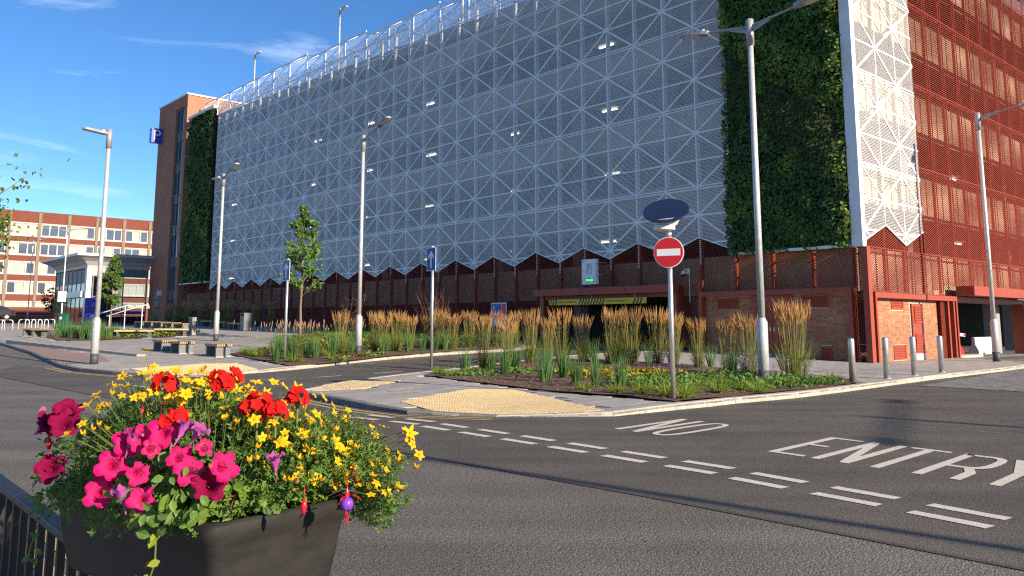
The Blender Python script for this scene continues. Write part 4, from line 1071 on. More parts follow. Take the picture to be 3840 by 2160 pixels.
# bollards
bo = thing('bollard', 'galvanised steel bollard nearest the planting bed', 'bollard', (8.229, 20.262, ph(8.229, 20.262)), 0, 'steel bollards along the kerb')
MB().lathe([(.077, 0), (.077, .98), (.072, 1.03), (.05, 1.055), (.01, 1.06)], 20).build('post', 'galv', bo, smooth=True)
MB().lathe([(.10, 0), (.10, .012), (.078, .016)], 20).build('base_collar', 'galv_matt', bo)
for (x, y), lb in zip(((9.711, 21.723), (11.078, 23.077), (12.555, 24.488)), ('second galvanised steel bollard from the planting bed', 'third galvanised steel bollard from the planting bed', 'galvanised steel bollard nearest the exit, farthest from the bed')):
    clone(bo, (x, y, ph(x, y)), .4, 1, lb)
# things on the car park's faces
def onface(x, y, z): a = bl(x, y); return (a[0], a[1], z)
cc = thing('security_camera', 'white dome security camera on the red mesh above the doors', 'camera', onface(-7.7, -.02, 3.72), RZB)
MB().box(-.13, .02, -.03, 0, -.08, .16).build('wall_plate', 'plastic_white', cc, bevel=.01)
MB().tube([(-.06, -.02, .08), (-.1, -.22, .1), (-.1, -.28, .04)], .035, 10).build('arm', 'plastic_white', cc)
MB().lathe([(.06, .05), (.10, 0), (.105, -.10)], 16, -.1, -.3).build('housing', 'plastic_white', cc, smooth=True)
MB().lathe([(.10, -.10), (.09, -.17), (.05, -.215), (.005, -.225)], 16, -.1, -.3).build('dome', 'black_plastic', cc, smooth=True)
MB().box(-.04, -.01, .0, .02, -1.3, -.08).build('cable_conduit', 'galv_matt', cc)
sp = thing('spaces_sign', 'white car park sign with blue P and green SPACES display over the entrance', 'sign', onface(-13.0, -.55, 3.36), RZB)
MB().box(-.44, .44, -.11, .11, 0, 1.19).build('sign_box', 'sign_white', sp, bevel=.01)
pn = MB().box(-.14, .20, -.118, -.1105, .52, .96).build('p_border', 'blue_sign', sp)
MB().box(-.125, .185, -.121, -.1185, .535, .945).build('p_panel', 'sign_white', pn)
text('P', .5, 'blue_sign', sp, Matrix.Translation((.03, -.123, .735)) @ Matrix.Rotation(R(90), 4, 'X'), sx=.8)
dp = MB().box(-.17, .33, -.118, -.1105, .10, .28).build('display', 'sign_black', sp)
text('SPACES', .155, 'led_green', sp, Matrix.Translation((.08, -.121, .19)) @ Matrix.Rotation(R(90), 4, 'X'), sx=.86)
for z in (.14, .6, 1.05): MB().box(-.39, -.35, -.117, -.1105, z, z + .06).build('lock', 'sign_black', sp)
for z in (.45, 1.0): MB().tube([(.44, .05, z), (.62, .05, z), (.62, .55, z)], .015, 6).build('bracket', 'galv', sp)
hb = thing('height_bar', 'yellow and black striped height limit bar hung in the entrance', 'sign', onface(-12.83, -.42, 2.42), RZB)
MB().box(-3.06, 3.06, -.03, .03, 0, .27).build('bar', 'sign_yellow', hb)
def chev(a, b):
    x = a
    while x < b:
        MB().face([(x, -.0325, .005), (x + .09, -.0325, .005), (x + .22, -.0325, .265), (x + .13, -.0325, .265)]).build('stripe', 'sign_black', hb); x += .185
chev(-3.04, -2.6); chev(-1.05, .45); chev(2.3, 2.85)
for x in (-1.85, 1.4): text('2.1 METRES  MAX HEIGHT  7\'0"', .125, 'sign_black', hb, Matrix.Translation((x, -.033, .135)) @ Matrix.Rotation(R(90), 4, 'X'), sx=.78)
for x in (-2.5, -.2, 2.4): MB().tube([(x, 0, .27), (x, 0, .46)], .012, 6).build('hanger', 'galv_matt', hb)
ib = thing('information_board', 'parking information board with blue panel standing behind the reed grasses', 'sign', onface(-19.6, -.5, terr(*bl(-19.6, -.5)) + .1), RZB)
for x in (-.5, .5): MB().box(x - .03, x + .03, 0, .05, 0, 1.95).build('post', 'galv', ib)
MB().box(-.62, .62, -.03, 0, .75, 1.98).build('board', 'sign_white', ib)
MB().box(-.57, .20, -.036, -.031, 1.2, 1.92).build('blue_panel', 'blue_sign', ib); MB().box(.24, .57, -.036, -.031, 1.2, 1.92).build('red_panel', 'sign_red', ib)
text('P', .42, 'sign_white', ib, Matrix.Translation((-.38, -.039, 1.66)) @ Matrix.Rotation(R(90), 4, 'X'))
# barrier arm, plastic barriers and a kerbed island inside the exit
ba = thing('barrier_arm', 'red and white striped exit barrier arm in the right-hand portal', 'barrier', onface(-.55, 7.95, .06), RZB)
MB().box(-.15, .15, -.15, .12, 0, 1.0).build('cabinet', 'plastic_white', ba, bevel=.02)
ar = MB().box(-.02, .02, 0, 2.5, 1.02, 1.15).build('arm', 'sign_white', ba); ar.rotation_euler = (R(-3), 0, 0)
for y in (1.0, 1.65, 2.25): MB().box(-.024, .024, y, y + .25, 1.035, 1.135).build('stripe', 'sign_red', ar)
def jersey(loc, ln_, matn, label):
    t = thing('plastic_barrier', label, 'barrier', loc, RZB + R(90), 'plastic road barriers')
    m = MB(); pr = [(-.24, 0), (-.24, .18), (-.10, .48), (-.08, .82), (.08, .82), (.10, .48), (.24, .18), (.24, 0)]
    n = len(pr); m.v = [(s_ * ln_ / 2, y, z) for s_ in (-1, 1) for y, z in pr]
    m.f = [tuple(range(n)), tuple(reversed(range(n, 2 * n)))] + [(i, i + n, (i + 1) % n + n, (i + 1) % n) for i in range(n)]; m.m = [0] * len(m.f)
    m.build('body', matn, t, bevel=.03)
    for x in (-ln_ / 4, ln_ / 4): MB().box(x - .12, x + .12, -.25, .25, .02, .10).build('fork_slot', 'sign_black', t)
jersey(onface(-1.3, 9.0, .06), 1.5, 'plastic_white', 'white plastic road barrier just behind the exit barrier arm')
jersey(onface(-1.6, 11.3, .06), 2.6, 'plastic_red', 'red plastic road barrier in the middle of the exit')
jersey(onface(-1.2, 14.5, .06), 2.3, 'plastic_white', 'white plastic road barrier in sunlight beside the concrete column')
ki = thing('kerbed_island', 'small concrete kerbed island under the barrier arm', 'kerb', onface(-.4, 9.6, .03), RZB + R(90))
MB().prism([(-1.7, -.35), (1.5, -.35), (1.75, -.2), (1.8, 0), (1.75, .2), (1.5, .35), (-1.7, .35)], 0, .14).build('slab', 'kerb', ki)

# ------------------------------------------------------------------ benches and plaza furniture
def bench(loc, rz, ln_, wd_, h, label, group, matn='wood_top', nsl=7):
    t = thing('bench', label, 'bench', loc, rz, group); sw = wd_ / nsl
    sm = MB().box(-ln_ / 2, ln_ / 2, -sw * .36, sw * .36, h - .085, h).mesh('slat', matn)
    for i in range(nsl): link('slat', sm, t, (0, -wd_ / 2 + (i + .5) * sw, 0))
    for s_ in (-1, 1):
        x = s_ * (ln_ / 2 - .16); MB().box(x - .05 if s_ > 0 else x - .05, x + .05, -wd_ / 2 + .03, wd_ / 2 - .03, 0, h - .087).build('leg', 'grey_metal', t)
    MB().box(-ln_ / 2 + .21, ln_ / 2 - .21, wd_ / 2 - .16, wd_ / 2 - .12, h - .20, h - .088).build('stretcher', 'grey_metal', t)
    MB().box(-ln_ / 2 + .05, ln_ / 2 - .05, -wd_ / 2 + .02, wd_ / 2 - .02, -.03, .012).build('foot_plinth', 'kerb', t)
    return t
def bp(x, y): return (x, y, ph(x, y) + .01)
for (x, y), lb in zip(((-14.72, 35.35), (-13.55, 34.25), (-11.4, 32.4)), ('left of the two slatted benches set side by side before the lamp post', 'right of the two slatted benches set side by side before the lamp post', 'single slatted bench at the edge of the reed grass bed')):
    bench(bp(x, y), RZB, 1.2, .62, .47, lb, 'slatted benches at the front of the plaza')
for (x, y), lb in zip(((-21.0, 46.3), (-19.8, 48.2)), ('long pale timber bench before the plaza bed, left one', 'long pale timber bench before the plaza bed, right one')):
    bench(bp(x, y), R(6), 2.0, .42, .44, lb, 'long pale benches', 'wood_pale', 4)
for i in range(5):
    x, y = -22.4 - 1.55 * i, 56.6 + 1.95 * i
    bench(bp(x, y), RZB, 1.9, .7, .47, ('nearest', 'second', 'middle', 'fourth', 'farthest')[i] + ' slatted bench of the stepped row behind the plaza bed', 'stepped bench row')
for i in range(4):
    x, y = -18.9 - 1.95 * i, 57.4 + 2.7 * i
    bench(bp(x, y), RZB, 1.9, .7, .47, ('nearest', 'second', 'third', 'farthest')[i] + ' bench of the shaded row along the mesh facade', 'shaded benches')
for (x, y), lb in zip(((-28.6, 49.9), (-27.0, 48.1)), ('left bench at the left end of the plaza bed', 'right bench at the left end of the plaza bed')):
    bench(bp(x, y), RZB + .5, 1.5, .6, .47, lb, 'benches left of the plaza bed')
sp_ = thing('stone_pillar', 'grey upright slab pillar at the end of the long benches', 'pillar', bp(-19.1, 49.7), RZB)
MB().box(-.3, .3, -.12, .12, 0, 1.02).build('slab', 'concrete', sp_, bevel=.01)
MB().box(-.31, .31, -.13, .13, 1.02, 1.05).build('cap', 'silver_panel', sp_)
lbn = thing('litter_bin', 'dark litter bin with timber side by the shaded benches', 'bin', bp(-17.9, 56.0), RZB)
MB().box(-.3, .3, -.3, .3, 0, 1.0).build('body', 'grey_metal', lbn, bevel=.02); MB().box(-.33, -.302, -.28, .28, .05, .95).build('timber_side', 'wood_top', lbn); MB().box(-.33, .33, -.33, .33, 1.12, 1.18).box(-.3, -.24, -.3, .3, 1.0, 1.12).box(.24, .3, -.3, .3, 1.0, 1.12).build('hood', 'grey_metal', lbn)
# cycle hoops
def hoop(loc, rz, label, w=.75, h=.78):
    t = thing('cycle_hoop', label, 'bike stand', loc, rz, 'cycle hoops')
    pts = [(-w / 2, 0, 0), (-w / 2, 0, h - .15), (-w / 2 + .05, 0, h - .04), (-w / 2 + .15, 0, h), (w / 2 - .15, 0, h), (w / 2 - .05, 0, h - .04), (w / 2, 0, h - .15), (w / 2, 0, 0)]
    MB().tube(pts, .03, 8).build('hoop', 'white_metal', t, smooth=True)
    for s_ in (-1, 1): MB().lathe([(.07, 0), (.07, .015)], 10, s_ * w / 2).build('base_plate', 'galv_matt', t)
for i in range(5): hoop(bp(-43.6 + .62 * i, 67.4 + .1 * i), R(25), 'white cycle hoop, ' + ORD[i] + ' from the left in the left group of the rack')
for i in range(5): hoop(bp(-40.6 + .42 * i, 69.2 + .2 * i), R(25), 'white cycle hoop, ' + ORD[i] + ' from the left in the group nearer the green cabinet')
gc = thing('utility_cabinet', 'dark green metal utility cabinet on the plaza', 'cabinet', bp(-35.6, 66), RZB + R(40))
MB().box(-.36, .36, -.2, .2, 0, 1.2).build('body', 'cabinet_green', gc, bevel=.02); MB().box(-.39, .39, -.23, .23, 1.2, 1.25).build('lid', 'cabinet_green', gc)
MB().box(-.01, .01, -.212, -.202, .1, 1.15).build('door_gap', 'sign_black', gc); MB().box(-.2, -.03, -.21, -.202, .8, 1.0).build('notice', 'sign_white', gc)
tt = thing('totem_sign', 'blue totem with dark triangles in front of the pavilion', 'sign', bp(-31.0, 61), R(-5))
MB().box(-.36, .36, -.14, .14, 0, 2.35).build('body', 'blue_totem', tt, bevel=.01)
for i in range(7):
    z = .1 + .28 * i; MB().face([(-.30, -.1425, z), (.30, -.1425, z), (0, -.1425, z + .24)]).build('triangle', 'blue_totem_dark', tt)
for i, (x, y) in enumerate(((-29.3, 60.5), (-27.6, 59.5))):
    hr = thing('handrail', ('white sloping handrail just right of the blue totem', 'white sloping handrail beside the small plaza tree')[i], 'handrail', bp(x, y), R(20), 'plaza handrails')
    MB().tube([(-1.3, 0, .95), (1.1, 0, 1.75), (1.4, 0, 1.75), (1.45, 0, 1.5)], .035, 8).build('rail', 'white_metal', hr, smooth=True)
    for x_ in (-1.1, 1.0): MB().tube([(x_, 0, 0), (x_, 0, .95 + (x_ + 1.3) / 3)], .03, 8).build('post', 'white_metal', hr)
pb = thing('parking_notice', 'small white notice plate on the distant lamp post', 'sign', (-43.35, 79.9, terr(-43.4, 80) + 2.4), 0)
MB().box(-.4, .4, -.14, -.12, 0, 1.0).build('plate', 'sign_white', pb); MB().box(-.05, .05, -.12, -.09, .2, .8).build('clip', 'galv', pb)
rf = thing('railing_fence', 'black metal railings across the far end of the plaza', 'fence', (-52, 80, 1.15), R(12))
for z in (.15, 1.15): MB().box(-6, 14, -.02, .02, z, z + .05).build('rail', 'black_metal', rf)
pm_ = MB().box(-.012, .012, -.012, .012, .2, 1.15).mesh('baluster', 'black_metal')
for i in range(100): link('baluster', pm_, rf, (-6 + .2 * i, 0, 0))

# ------------------------------------------------------------------ planting
leafmat('reed_green', (.12, .19, .035), (.21, .22, .05), 2.5, .3)
leafmat('reed_stem', (.27, .24, .075), (.18, .18, .05), 3, .25)
leafmat('plume', (.64, .41, .16), (.48, .29, .11), 5, .35, .8, .12)
leafmat('iris_green', (.12, .25, .07), (.07, .16, .045), 3, .3)
leafmat('lime', (.27, .35, .04), (.15, .24, .035), 4, .35)
leafmat('gold', (.50, .36, .03), (.30, .28, .03), 5, .3)
leafmat('cover_green', (.15, .27, .05), (.08, .17, .035), 4, .3)
leafmat('tree_leaf', (.15, .28, .045), (.08, .17, .03), 2, .35)
leafmat('tree_leaf2', (.17, .25, .035), (.09, .15, .03), 2, .35)
leafmat('wall_dark', (.045, .10, .026), (.075, .155, .038), 2.2, .22, .5, 0)
leafmat('wall_mid', (.10, .20, .040), (.05, .12, .026), 2.2, .25, .5, 0)
leafmat('wall_lime', (.23, .31, .055), (.12, .21, .04), 3, .3, .5, 0)
leafmat('wall_grass', (.24, .29, .10), (.13, .19, .06), 3, .25, .6, 0)
leafmat('rust_leaf', (.22, .13, .045), (.12, .10, .03), 3, .3)
leafmat('lilac', (.30, .22, .55), (.22, .14, .42), 3, .3)
leafmat('pinkhead', (.42, .27, .22), (.30, .18, .14), 3, .3)
def blade(mb, base, dirv, ln_, w, droop, seg=3, mi=0):
    p = Vector(base); d = Vector(dirv).normalized(); side = d.cross(Vector((0, 0, 1)))
    if side.length < 1e-4: side = Vector((1, 0, 0))
    side = side.normalized(); rot = Matrix.Rotation(random.uniform(-1.2, 1.2), 3, d); side = rot @ side
    i0 = len(mb.v)
    for k in range(seg + 1):
        t = k / seg; ww = w * (1 - t * t) if k < seg else 0
        if k < seg: mb.v += [tuple(p - side * ww / 2), tuple(p + side * ww / 2)]
        else: mb.v.append(tuple(p))
        d = (d + Vector((0, 0, -droop / seg * (k + 1) * .6))).normalized(); p = p + d * (ln_ / seg)
    for k in range(seg - 1): mb.f.append((i0 + 2 * k, i0 + 2 * k + 1, i0 + 2 * k + 3, i0 + 2 * k + 2)); mb.m.append(mi)
    mb.f.append((i0 + 2 * seg - 2, i0 + 2 * seg - 1, i0 + 2 * seg)); mb.m.append(mi)
def rdir(tilt, rnd):
    a = rnd.uniform(0, 2 * PI); t = tilt * math.sqrt(rnd.random()); return Vector((math.sin(t) * math.cos(a), math.sin(t) * math.sin(a), math.cos(t))), a
def make_reed(seed, h=1.9, nst=85, nbl=170, rad=.16):
    rnd = random.Random(seed); random.seed(seed)
    t = thing('reed_clump', 'x', 'reed plant', (0, 0, -50), 0, 'tall reed grasses')
    b = MB(); s_ = MB(); pl = MB()
    for i in range(nbl):
        d, a = rdir(R(22), rnd); r = rad * math.sqrt(rnd.random()); blade(b, (r * math.cos(a), r * math.sin(a), 0), d, rnd.uniform(.55, 1.15), rnd.uniform(.007, .013), rnd.uniform(.1, .75), 4)
    for i in range(nst):
        d, a = rdir(R(9.5), rnd); r = rad * .8 * math.sqrt(rnd.random()); p = Vector((r * math.cos(a), r * math.sin(a), 0)); hh = h * rnd.uniform(.80, 1.0); bend = Vector((math.cos(a), math.sin(a), 0)) * rnd.uniform(0, .10) + Vector((-.05, .04, 0)) * rnd.random()
        q = p + d * (hh * .78); e = p + d * hh + bend
        sd_ = Vector((rnd.uniform(-1, 1), rnd.uniform(-1, 1), 0)).normalized() * .0035
        s_.face([p - sd_, p + sd_, q + sd_, q - sd_])
        sd2 = Vector((rnd.uniform(-1, 1), rnd.uniform(-1, 1), 0)).normalized(); sd3 = Vector((-sd2.y, sd2.x, 0)); w = rnd.uniform(.009, .017)
        m1 = q.lerp(e, .35); i0 = len(pl.v)
        for ax in (sd2, sd3):
            i0 = len(pl.v); pl.v += [tuple(q), tuple(m1 + ax * w), tuple(e), tuple(m1 - ax * w)]; pl.f.append((i0, i0 + 1, i0 + 2, i0 + 3)); pl.m.append(0)
    b.build('foliage', 'reed_green', t); s_.build('stems', 'reed_stem', t); pl.build('plumes', 'plume', t)
    return t
def make_clump(seed, name, cat, matn, h, n, tilt, w, rad, dr):
    rnd = random.Random(seed); random.seed(seed)
    t = thing(name, 'x', cat, (0, 0, -50), 0, 'x'); b = MB()
    for i in range(n):
        d, a = rdir(tilt, rnd); r = rad * math.sqrt(rnd.random()); blade(b, (r * math.cos(a), r * math.sin(a), 0), d, h * rnd.uniform(.55, 1.05), w * rnd.uniform(.7, 1.3), rnd.uniform(*dr), 4)
    b.build('foliage', matn, t)
    return t
used = set()
def place(protos, pts, label, group, zoff=.03, sc_=(.82, 1.08), seed=1):
    rnd = random.Random(seed)
    pts = sorted(pts, key=lambda q: q[0] / q[1])      # left to right as seen from the road
    for i, (x, y) in enumerate(pts):
        p = protos[i % len(protos)]; s_ = rnd.uniform(*sc_); z = ph(x, y) + zoff; s_ = (s_ * rnd.uniform(.85, 1.15), s_ * rnd.uniform(.85, 1.15), s_)
        if p.name in used: o = clone(p, (x, y, z), rnd.uniform(0, 6.28), s_)
        else: o = p; used.add(p.name); p.location = (x, y, z); p.rotation_euler = (0, 0, rnd.uniform(0, 6.28)); p.scale = s_
        o['label'] = label % ((ORD[i] + ' from left') if len(pts) > 1 else 'alone') if '%s' in label else label; o['group'] = group
RE = [make_reed(i, nst=70 + 12 * i) for i in range(4)]
place(RE, [(-.9, 25.9), (-.15, 27.2), (.65, 28.7), (1.25, 28.9), (1.75, 29.4), (2.5, 29.2), (3.4, 28.5), (3.75, 28.9), (4.05, 28.2), (4.95, 28.4), (5.35, 27.8), (5.85, 26.3), (6.1, 23.6), (6.62, 23.4)], 'tall reed grass clump with tan plumes, %s in the island bed', 'reed grasses of the island bed', seed=4)
RB = [make_reed(11, 1.95, 130, 300, .26)]
place(RB, [(7.15, 21.2)], 'large bushy reed grass clump at the bollard end of the island bed', 'big reed grass', seed=2)
used.discard('none')
place(RE, [(-6.83, 33.3), (-6.35, 33.9), (-5.75, 34.9), (-5.3, 34.5), (-4.9, 35.4), (-4.45, 36.2), (-5.9, 36.0), (-2.6, 36.4), (-1.9, 37.6), (-1.2, 38.3), (-.75, 38.8), (-.3, 39.3), (-3.2, 36.9), (-3.8, 37.6), (.15, 39.9)], 'tall reed grass clump with tan plumes, %s by the entry lane', 'reed grasses of the left bed', seed=6, sc_=(.8, .98))
fs = [bl(-u, -d) for u, d in ((52, 1.6), (53.2, 2.1), (54.5, 1.5), (55.7, 2.2), (57, 1.7), (58.2, 2.3), (59.4, 1.8), (60.6, 2.4), (61.8, 1.7), (63, 2.2), (64.2, 1.8), (65.4, 2.5), (50.5, 1.8), (48.5, 1.6), (46, 1.8), (44, 1.5))]
place(RE, fs, 'shaded reed grass clump, %s along the foot of the mesh facade', 'reed grasses in the shade', seed=7, sc_=(.95, 1.15))
IR = [make_clump(20 + i, 'sword_leaf_plant', 'plant', 'iris_green', .92, 95, R(15), .016, .11, (.02, .35)) for i in range(3)]
place(IR, [(.75, 20.16), (1.32, 21.45), (1.52, 19.76), (1.8, 18.35), (2.4, 18.4), (-.6, 24.3), (.1, 25.3), (-1.3, 23.3), (2.7, 27.6), (4.4, 27.0), (6.4, 26.9), (5.95, 22.6), (-.2, 22.9), (5.6, 28.6), (.9, 21.2), (1.05, 24.3)], 'upright green grass clump without plumes, %s in the island bed', 'green grasses of the island bed', seed=9, sc_=(.8, 1.08))
place(IR, [(-8.35, 29.5), (-8.25, 31.0), (-7.75, 31.6), (-7.3, 31.0), (-6.9, 32.1), (-7.9, 30.2), (-4.3, 34.6), (-3.75, 35.1), (-3.3, 35.7), (-5.1, 33.4), (-2.9, 36.0), (-9.0, 31.9), (-6.3, 32.6), (-1.2, 37.2), (-.5, 38.0)], 'upright green grass clump without plumes, %s by the entry lane', 'green grasses of the left bed', seed=10, sc_=(.85, 1.15))
place(IR, [(-25.6 + .36 * i, 46.9 - .19 * i + .35 * (i % 3)) for i in range(10)] + [(-23.0 + .22 * i, 44.6 + .5 * (i % 2)) for i in range(6)] + [(-26.6, 48.6), (-24.8, 48.8), (-23.4, 47.0), (-22.2, 46.6)], 'upright green grass clump, %s in the plaza bed', 'green grasses of the plaza bed', seed=12, sc_=(1., 1.35))
HK = [make_clump(30 + i, 'arching_plant', 'plant', 'lime', .42, 130, R(60), .013, .10, (.4, 1.0)) for i in range(2)]
place(HK, [(7.75, 20.35), (7.5, 19.75), (3.0, 16.2), (3.5, 16.6), (2.55, 16.6), (4.2, 17.0), (3.3, 17.3), (4.8, 17.6), (2.1, 17.0), (3.9, 17.7), (5.3, 18.0), (2.8, 17.3), (4.5, 18.3), (-2.0, 23.1), (-1.6, 22.4), (-2.1, 23.9), (3.2, 15.75), (5.0, 17.1), (6.1, 18.6), (1.5, 17.6)], 'low mound of arching lime green grass, %s in the island bed', 'lime grass mounds', seed=14, sc_=(.7, 1.1))
place(HK, [(-10.6, 33.2), (-10.1, 32.6), (-9.7, 32.0), (-9.3, 33.4), (-8.7, 34.5), (-10.2, 35.2), (-7.4, 33.3), (-9.5, 36.4), (-7.6, 29.2), (-6.6, 30.6), (-5.6, 32.2), (-11.9, 42.8), (-11.2, 42.0), (-10.6, 43.2), (-9.8, 42.2), (-11.3, 44.3), (-9.0, 43.5), (-8.3, 41.8)], 'low mound of arching lime green grass, %s by the entry lane', 'lime grass mounds of the left bed', seed=15, sc_=(.8, 1.3))
# leafy ground cover (nobody could count its leaves)
def cover(name, matn, spots, n, label, leaf=.045, hgt=(.06, .24), seed=1, cat='ground cover'):
    rnd = random.Random(seed); mb = MB()
    for (cx, cyy, r) in spots:
        for i in range(int(n * r * r)):
            a = rnd.uniform(0, 6.28); q = r * math.sqrt(rnd.random()); x, y = cx + q * math.cos(a), cyy + q * math.sin(a)
            top = hgt[1] * (1 - .5 * (q / r) ** 2) * (.7 + .6 * abs(noise.noise((x * 3, y * 3, 1))))
            z = ph(x, y) + .03 + rnd.uniform(hgt[0] * .3, max(hgt[0], top)); l = leaf * rnd.uniform(.6, 1.3)
            nrm = Vector((rnd.uniform(-.9, .9), rnd.uniform(-.9, .9), rnd.uniform(.2, 1))).normalized(); u = nrm.orthogonal().normalized(); u = Matrix.Rotation(rnd.uniform(0, 6.28), 3, nrm) @ u; v = nrm.cross(u)
            p = Vector((x, y, z)); mb.face([p - u * l, p + v * l * .55 - u * .3 * l, p + v * l * .5 + u * .4 * l, p + u * l, p - v * l * .5 + u * .4 * l, p - v * l * .55 - u * .3 * l])
    stuff(mb.build(name, matn), label, cat)
cover('ground_cover', 'cover_green', [(4.9, 18.3, .8), (5.9, 18.8, .8), (6.6, 19.5, .7), (5.6, 19.9, .9), (4.6, 19.5, .8), (6.3, 20.6, .7), (3.9, 18.8, .7), (7.2, 19.4, .45), (3.2, 18.6, .6), (4.6, 20.8, .7), (5.3, 21.6, .6), (3.4, 20.0, .55), (-1.0, 22.6, .6), (.1, 23.4, .6), (2.6, 19.5, .5), (5.9, 22.2, .6)], 620, 'leafy green ground cover in the right part of the island bed', .05, seed=3)
cover('ground_cover', 'gold', [(1.9, 21.8, .55), (2.5, 22.3, .6), (3.2, 22.5, .6), (3.8, 22.4, .5), (2.9, 21.5, .45), (1.6, 22.7, .45), (4.3, 22.0, .4)], 620, 'golden yellow leaved ground cover in the middle of the island bed', .045, (.05, .26), seed=4)
cover('ground_cover', 'lime', [(1.5, 23.3, .6), (2.4, 23.8, .6), (3.5, 21.2, .6), (4.1, 21.2, .5), (2.7, 20.4, .45)], 460, 'yellow green ground cover mixed through the island bed', .045, (.05, .24), seed=5)
cover('ground_cover', 'rust_leaf', [(-9.9, 33.8, .9), (-8.8, 33.2, .9), (-8.3, 35.8, 1.1), (-9.6, 37.5, 1.2), (-7.9, 38.5, 1.3), (-9.7, 40.5, 1.3), (-6.2, 31.6, .6), (-7.1, 34.8, .8), (-11.0, 45, 1.1)], 240, 'russet and bronze ground cover in the left bed', .06, (.05, .3), seed=6)
cover('ground_cover', 'lime', [(-8.1, 36.9, 1.2), (-6.9, 37.3, 1.2), (-9.0, 39.2, 1.2), (-5.5, 38.6, 1.3), (-7.2, 41, 1.5), (-10.5, 47, 1.5), (-22.5, 49.5, 2.6), (-24.6, 51, 2.4), (-20.6, 48.2, .9), (-21.6, 46.6, .9), (-6.2, 29.7, .45), (-5.3, 31.9, .45)], 200, 'yellow green ground cover in the left beds', .065, (.06, .36), seed=7)
cover('ground_cover', 'cover_green', [(-10.6, 41, 1.2), (-5.0, 41, 1.6), (-2.4, 41.5, 1.5), (-8.3, 45, 2), (-21.0, 51, 1.8), (-27, 52, 2.2), (-2.5, 38.9, 1.1)] + [(*bl(-u, -1.6), 1.3) for u in (26, 29, 32, 35, 38, 41)], 170, 'mid green ground cover in the left beds and along the facade', .07, (.1, .5), seed=8)
# small lilac flowers
mb = MB(); rnd = random.Random(2)
for i in range(80):
    x, y = rnd.choice([(6.2, 22.9), (5.0, 23.4), (6.5, 21.4), (5.6, 24.6), (4.4, 24.4), (6.9, 20.6)]); x += rnd.gauss(0, .35); y += rnd.gauss(0, .35); z = ph(x, y) + rnd.uniform(.3, .62); p = Vector((x, y, z)); l = .018
    mb.face([p + Vector((l * math.cos(k * 1.257), l * .5 * math.sin(k * 1.257), l * math.sin(k * 1.257))) for k in range(5)])
    mb.face([p + Vector((-.002, 0, 0)), p + Vector((.002, 0, 0)), (x + .002, y, ph(x, y)), (x - .002, y, ph(x, y))])
stuff(mb.build('lilac_flowers', 'lilac'), 'scattered small lilac flowers around the island lamp post', 'flowers')
mb = MB(); mb2 = MB()
for i in range(110):
    x, y = -11.2 + rnd.gauss(0, 1.1), 43.5 + rnd.gauss(0, 1.6); z = ph(x, y); h = rnd.uniform(.7, 1.15); dx = rnd.uniform(-.2, .2)
    mb.tube([(x + dx * .7, y, z + h * .75), (x + dx * .9, y, z + h * .88), (x + dx, y, z + h)], [.004, .024, .004], 4); mb2.face([(x - .003, y, z), (x + .003, y, z), (x + dx * .7 + .003, y, z + h * .75), (x + dx * .7 - .003, y, z + h * .75)])
fo = stuff(mb.build('fountain_grass', 'pinkhead'), 'pinkish fountain grass heads at the back of the left bed', 'grass'); mb2.build('stalks', 'reed_stem', fo)

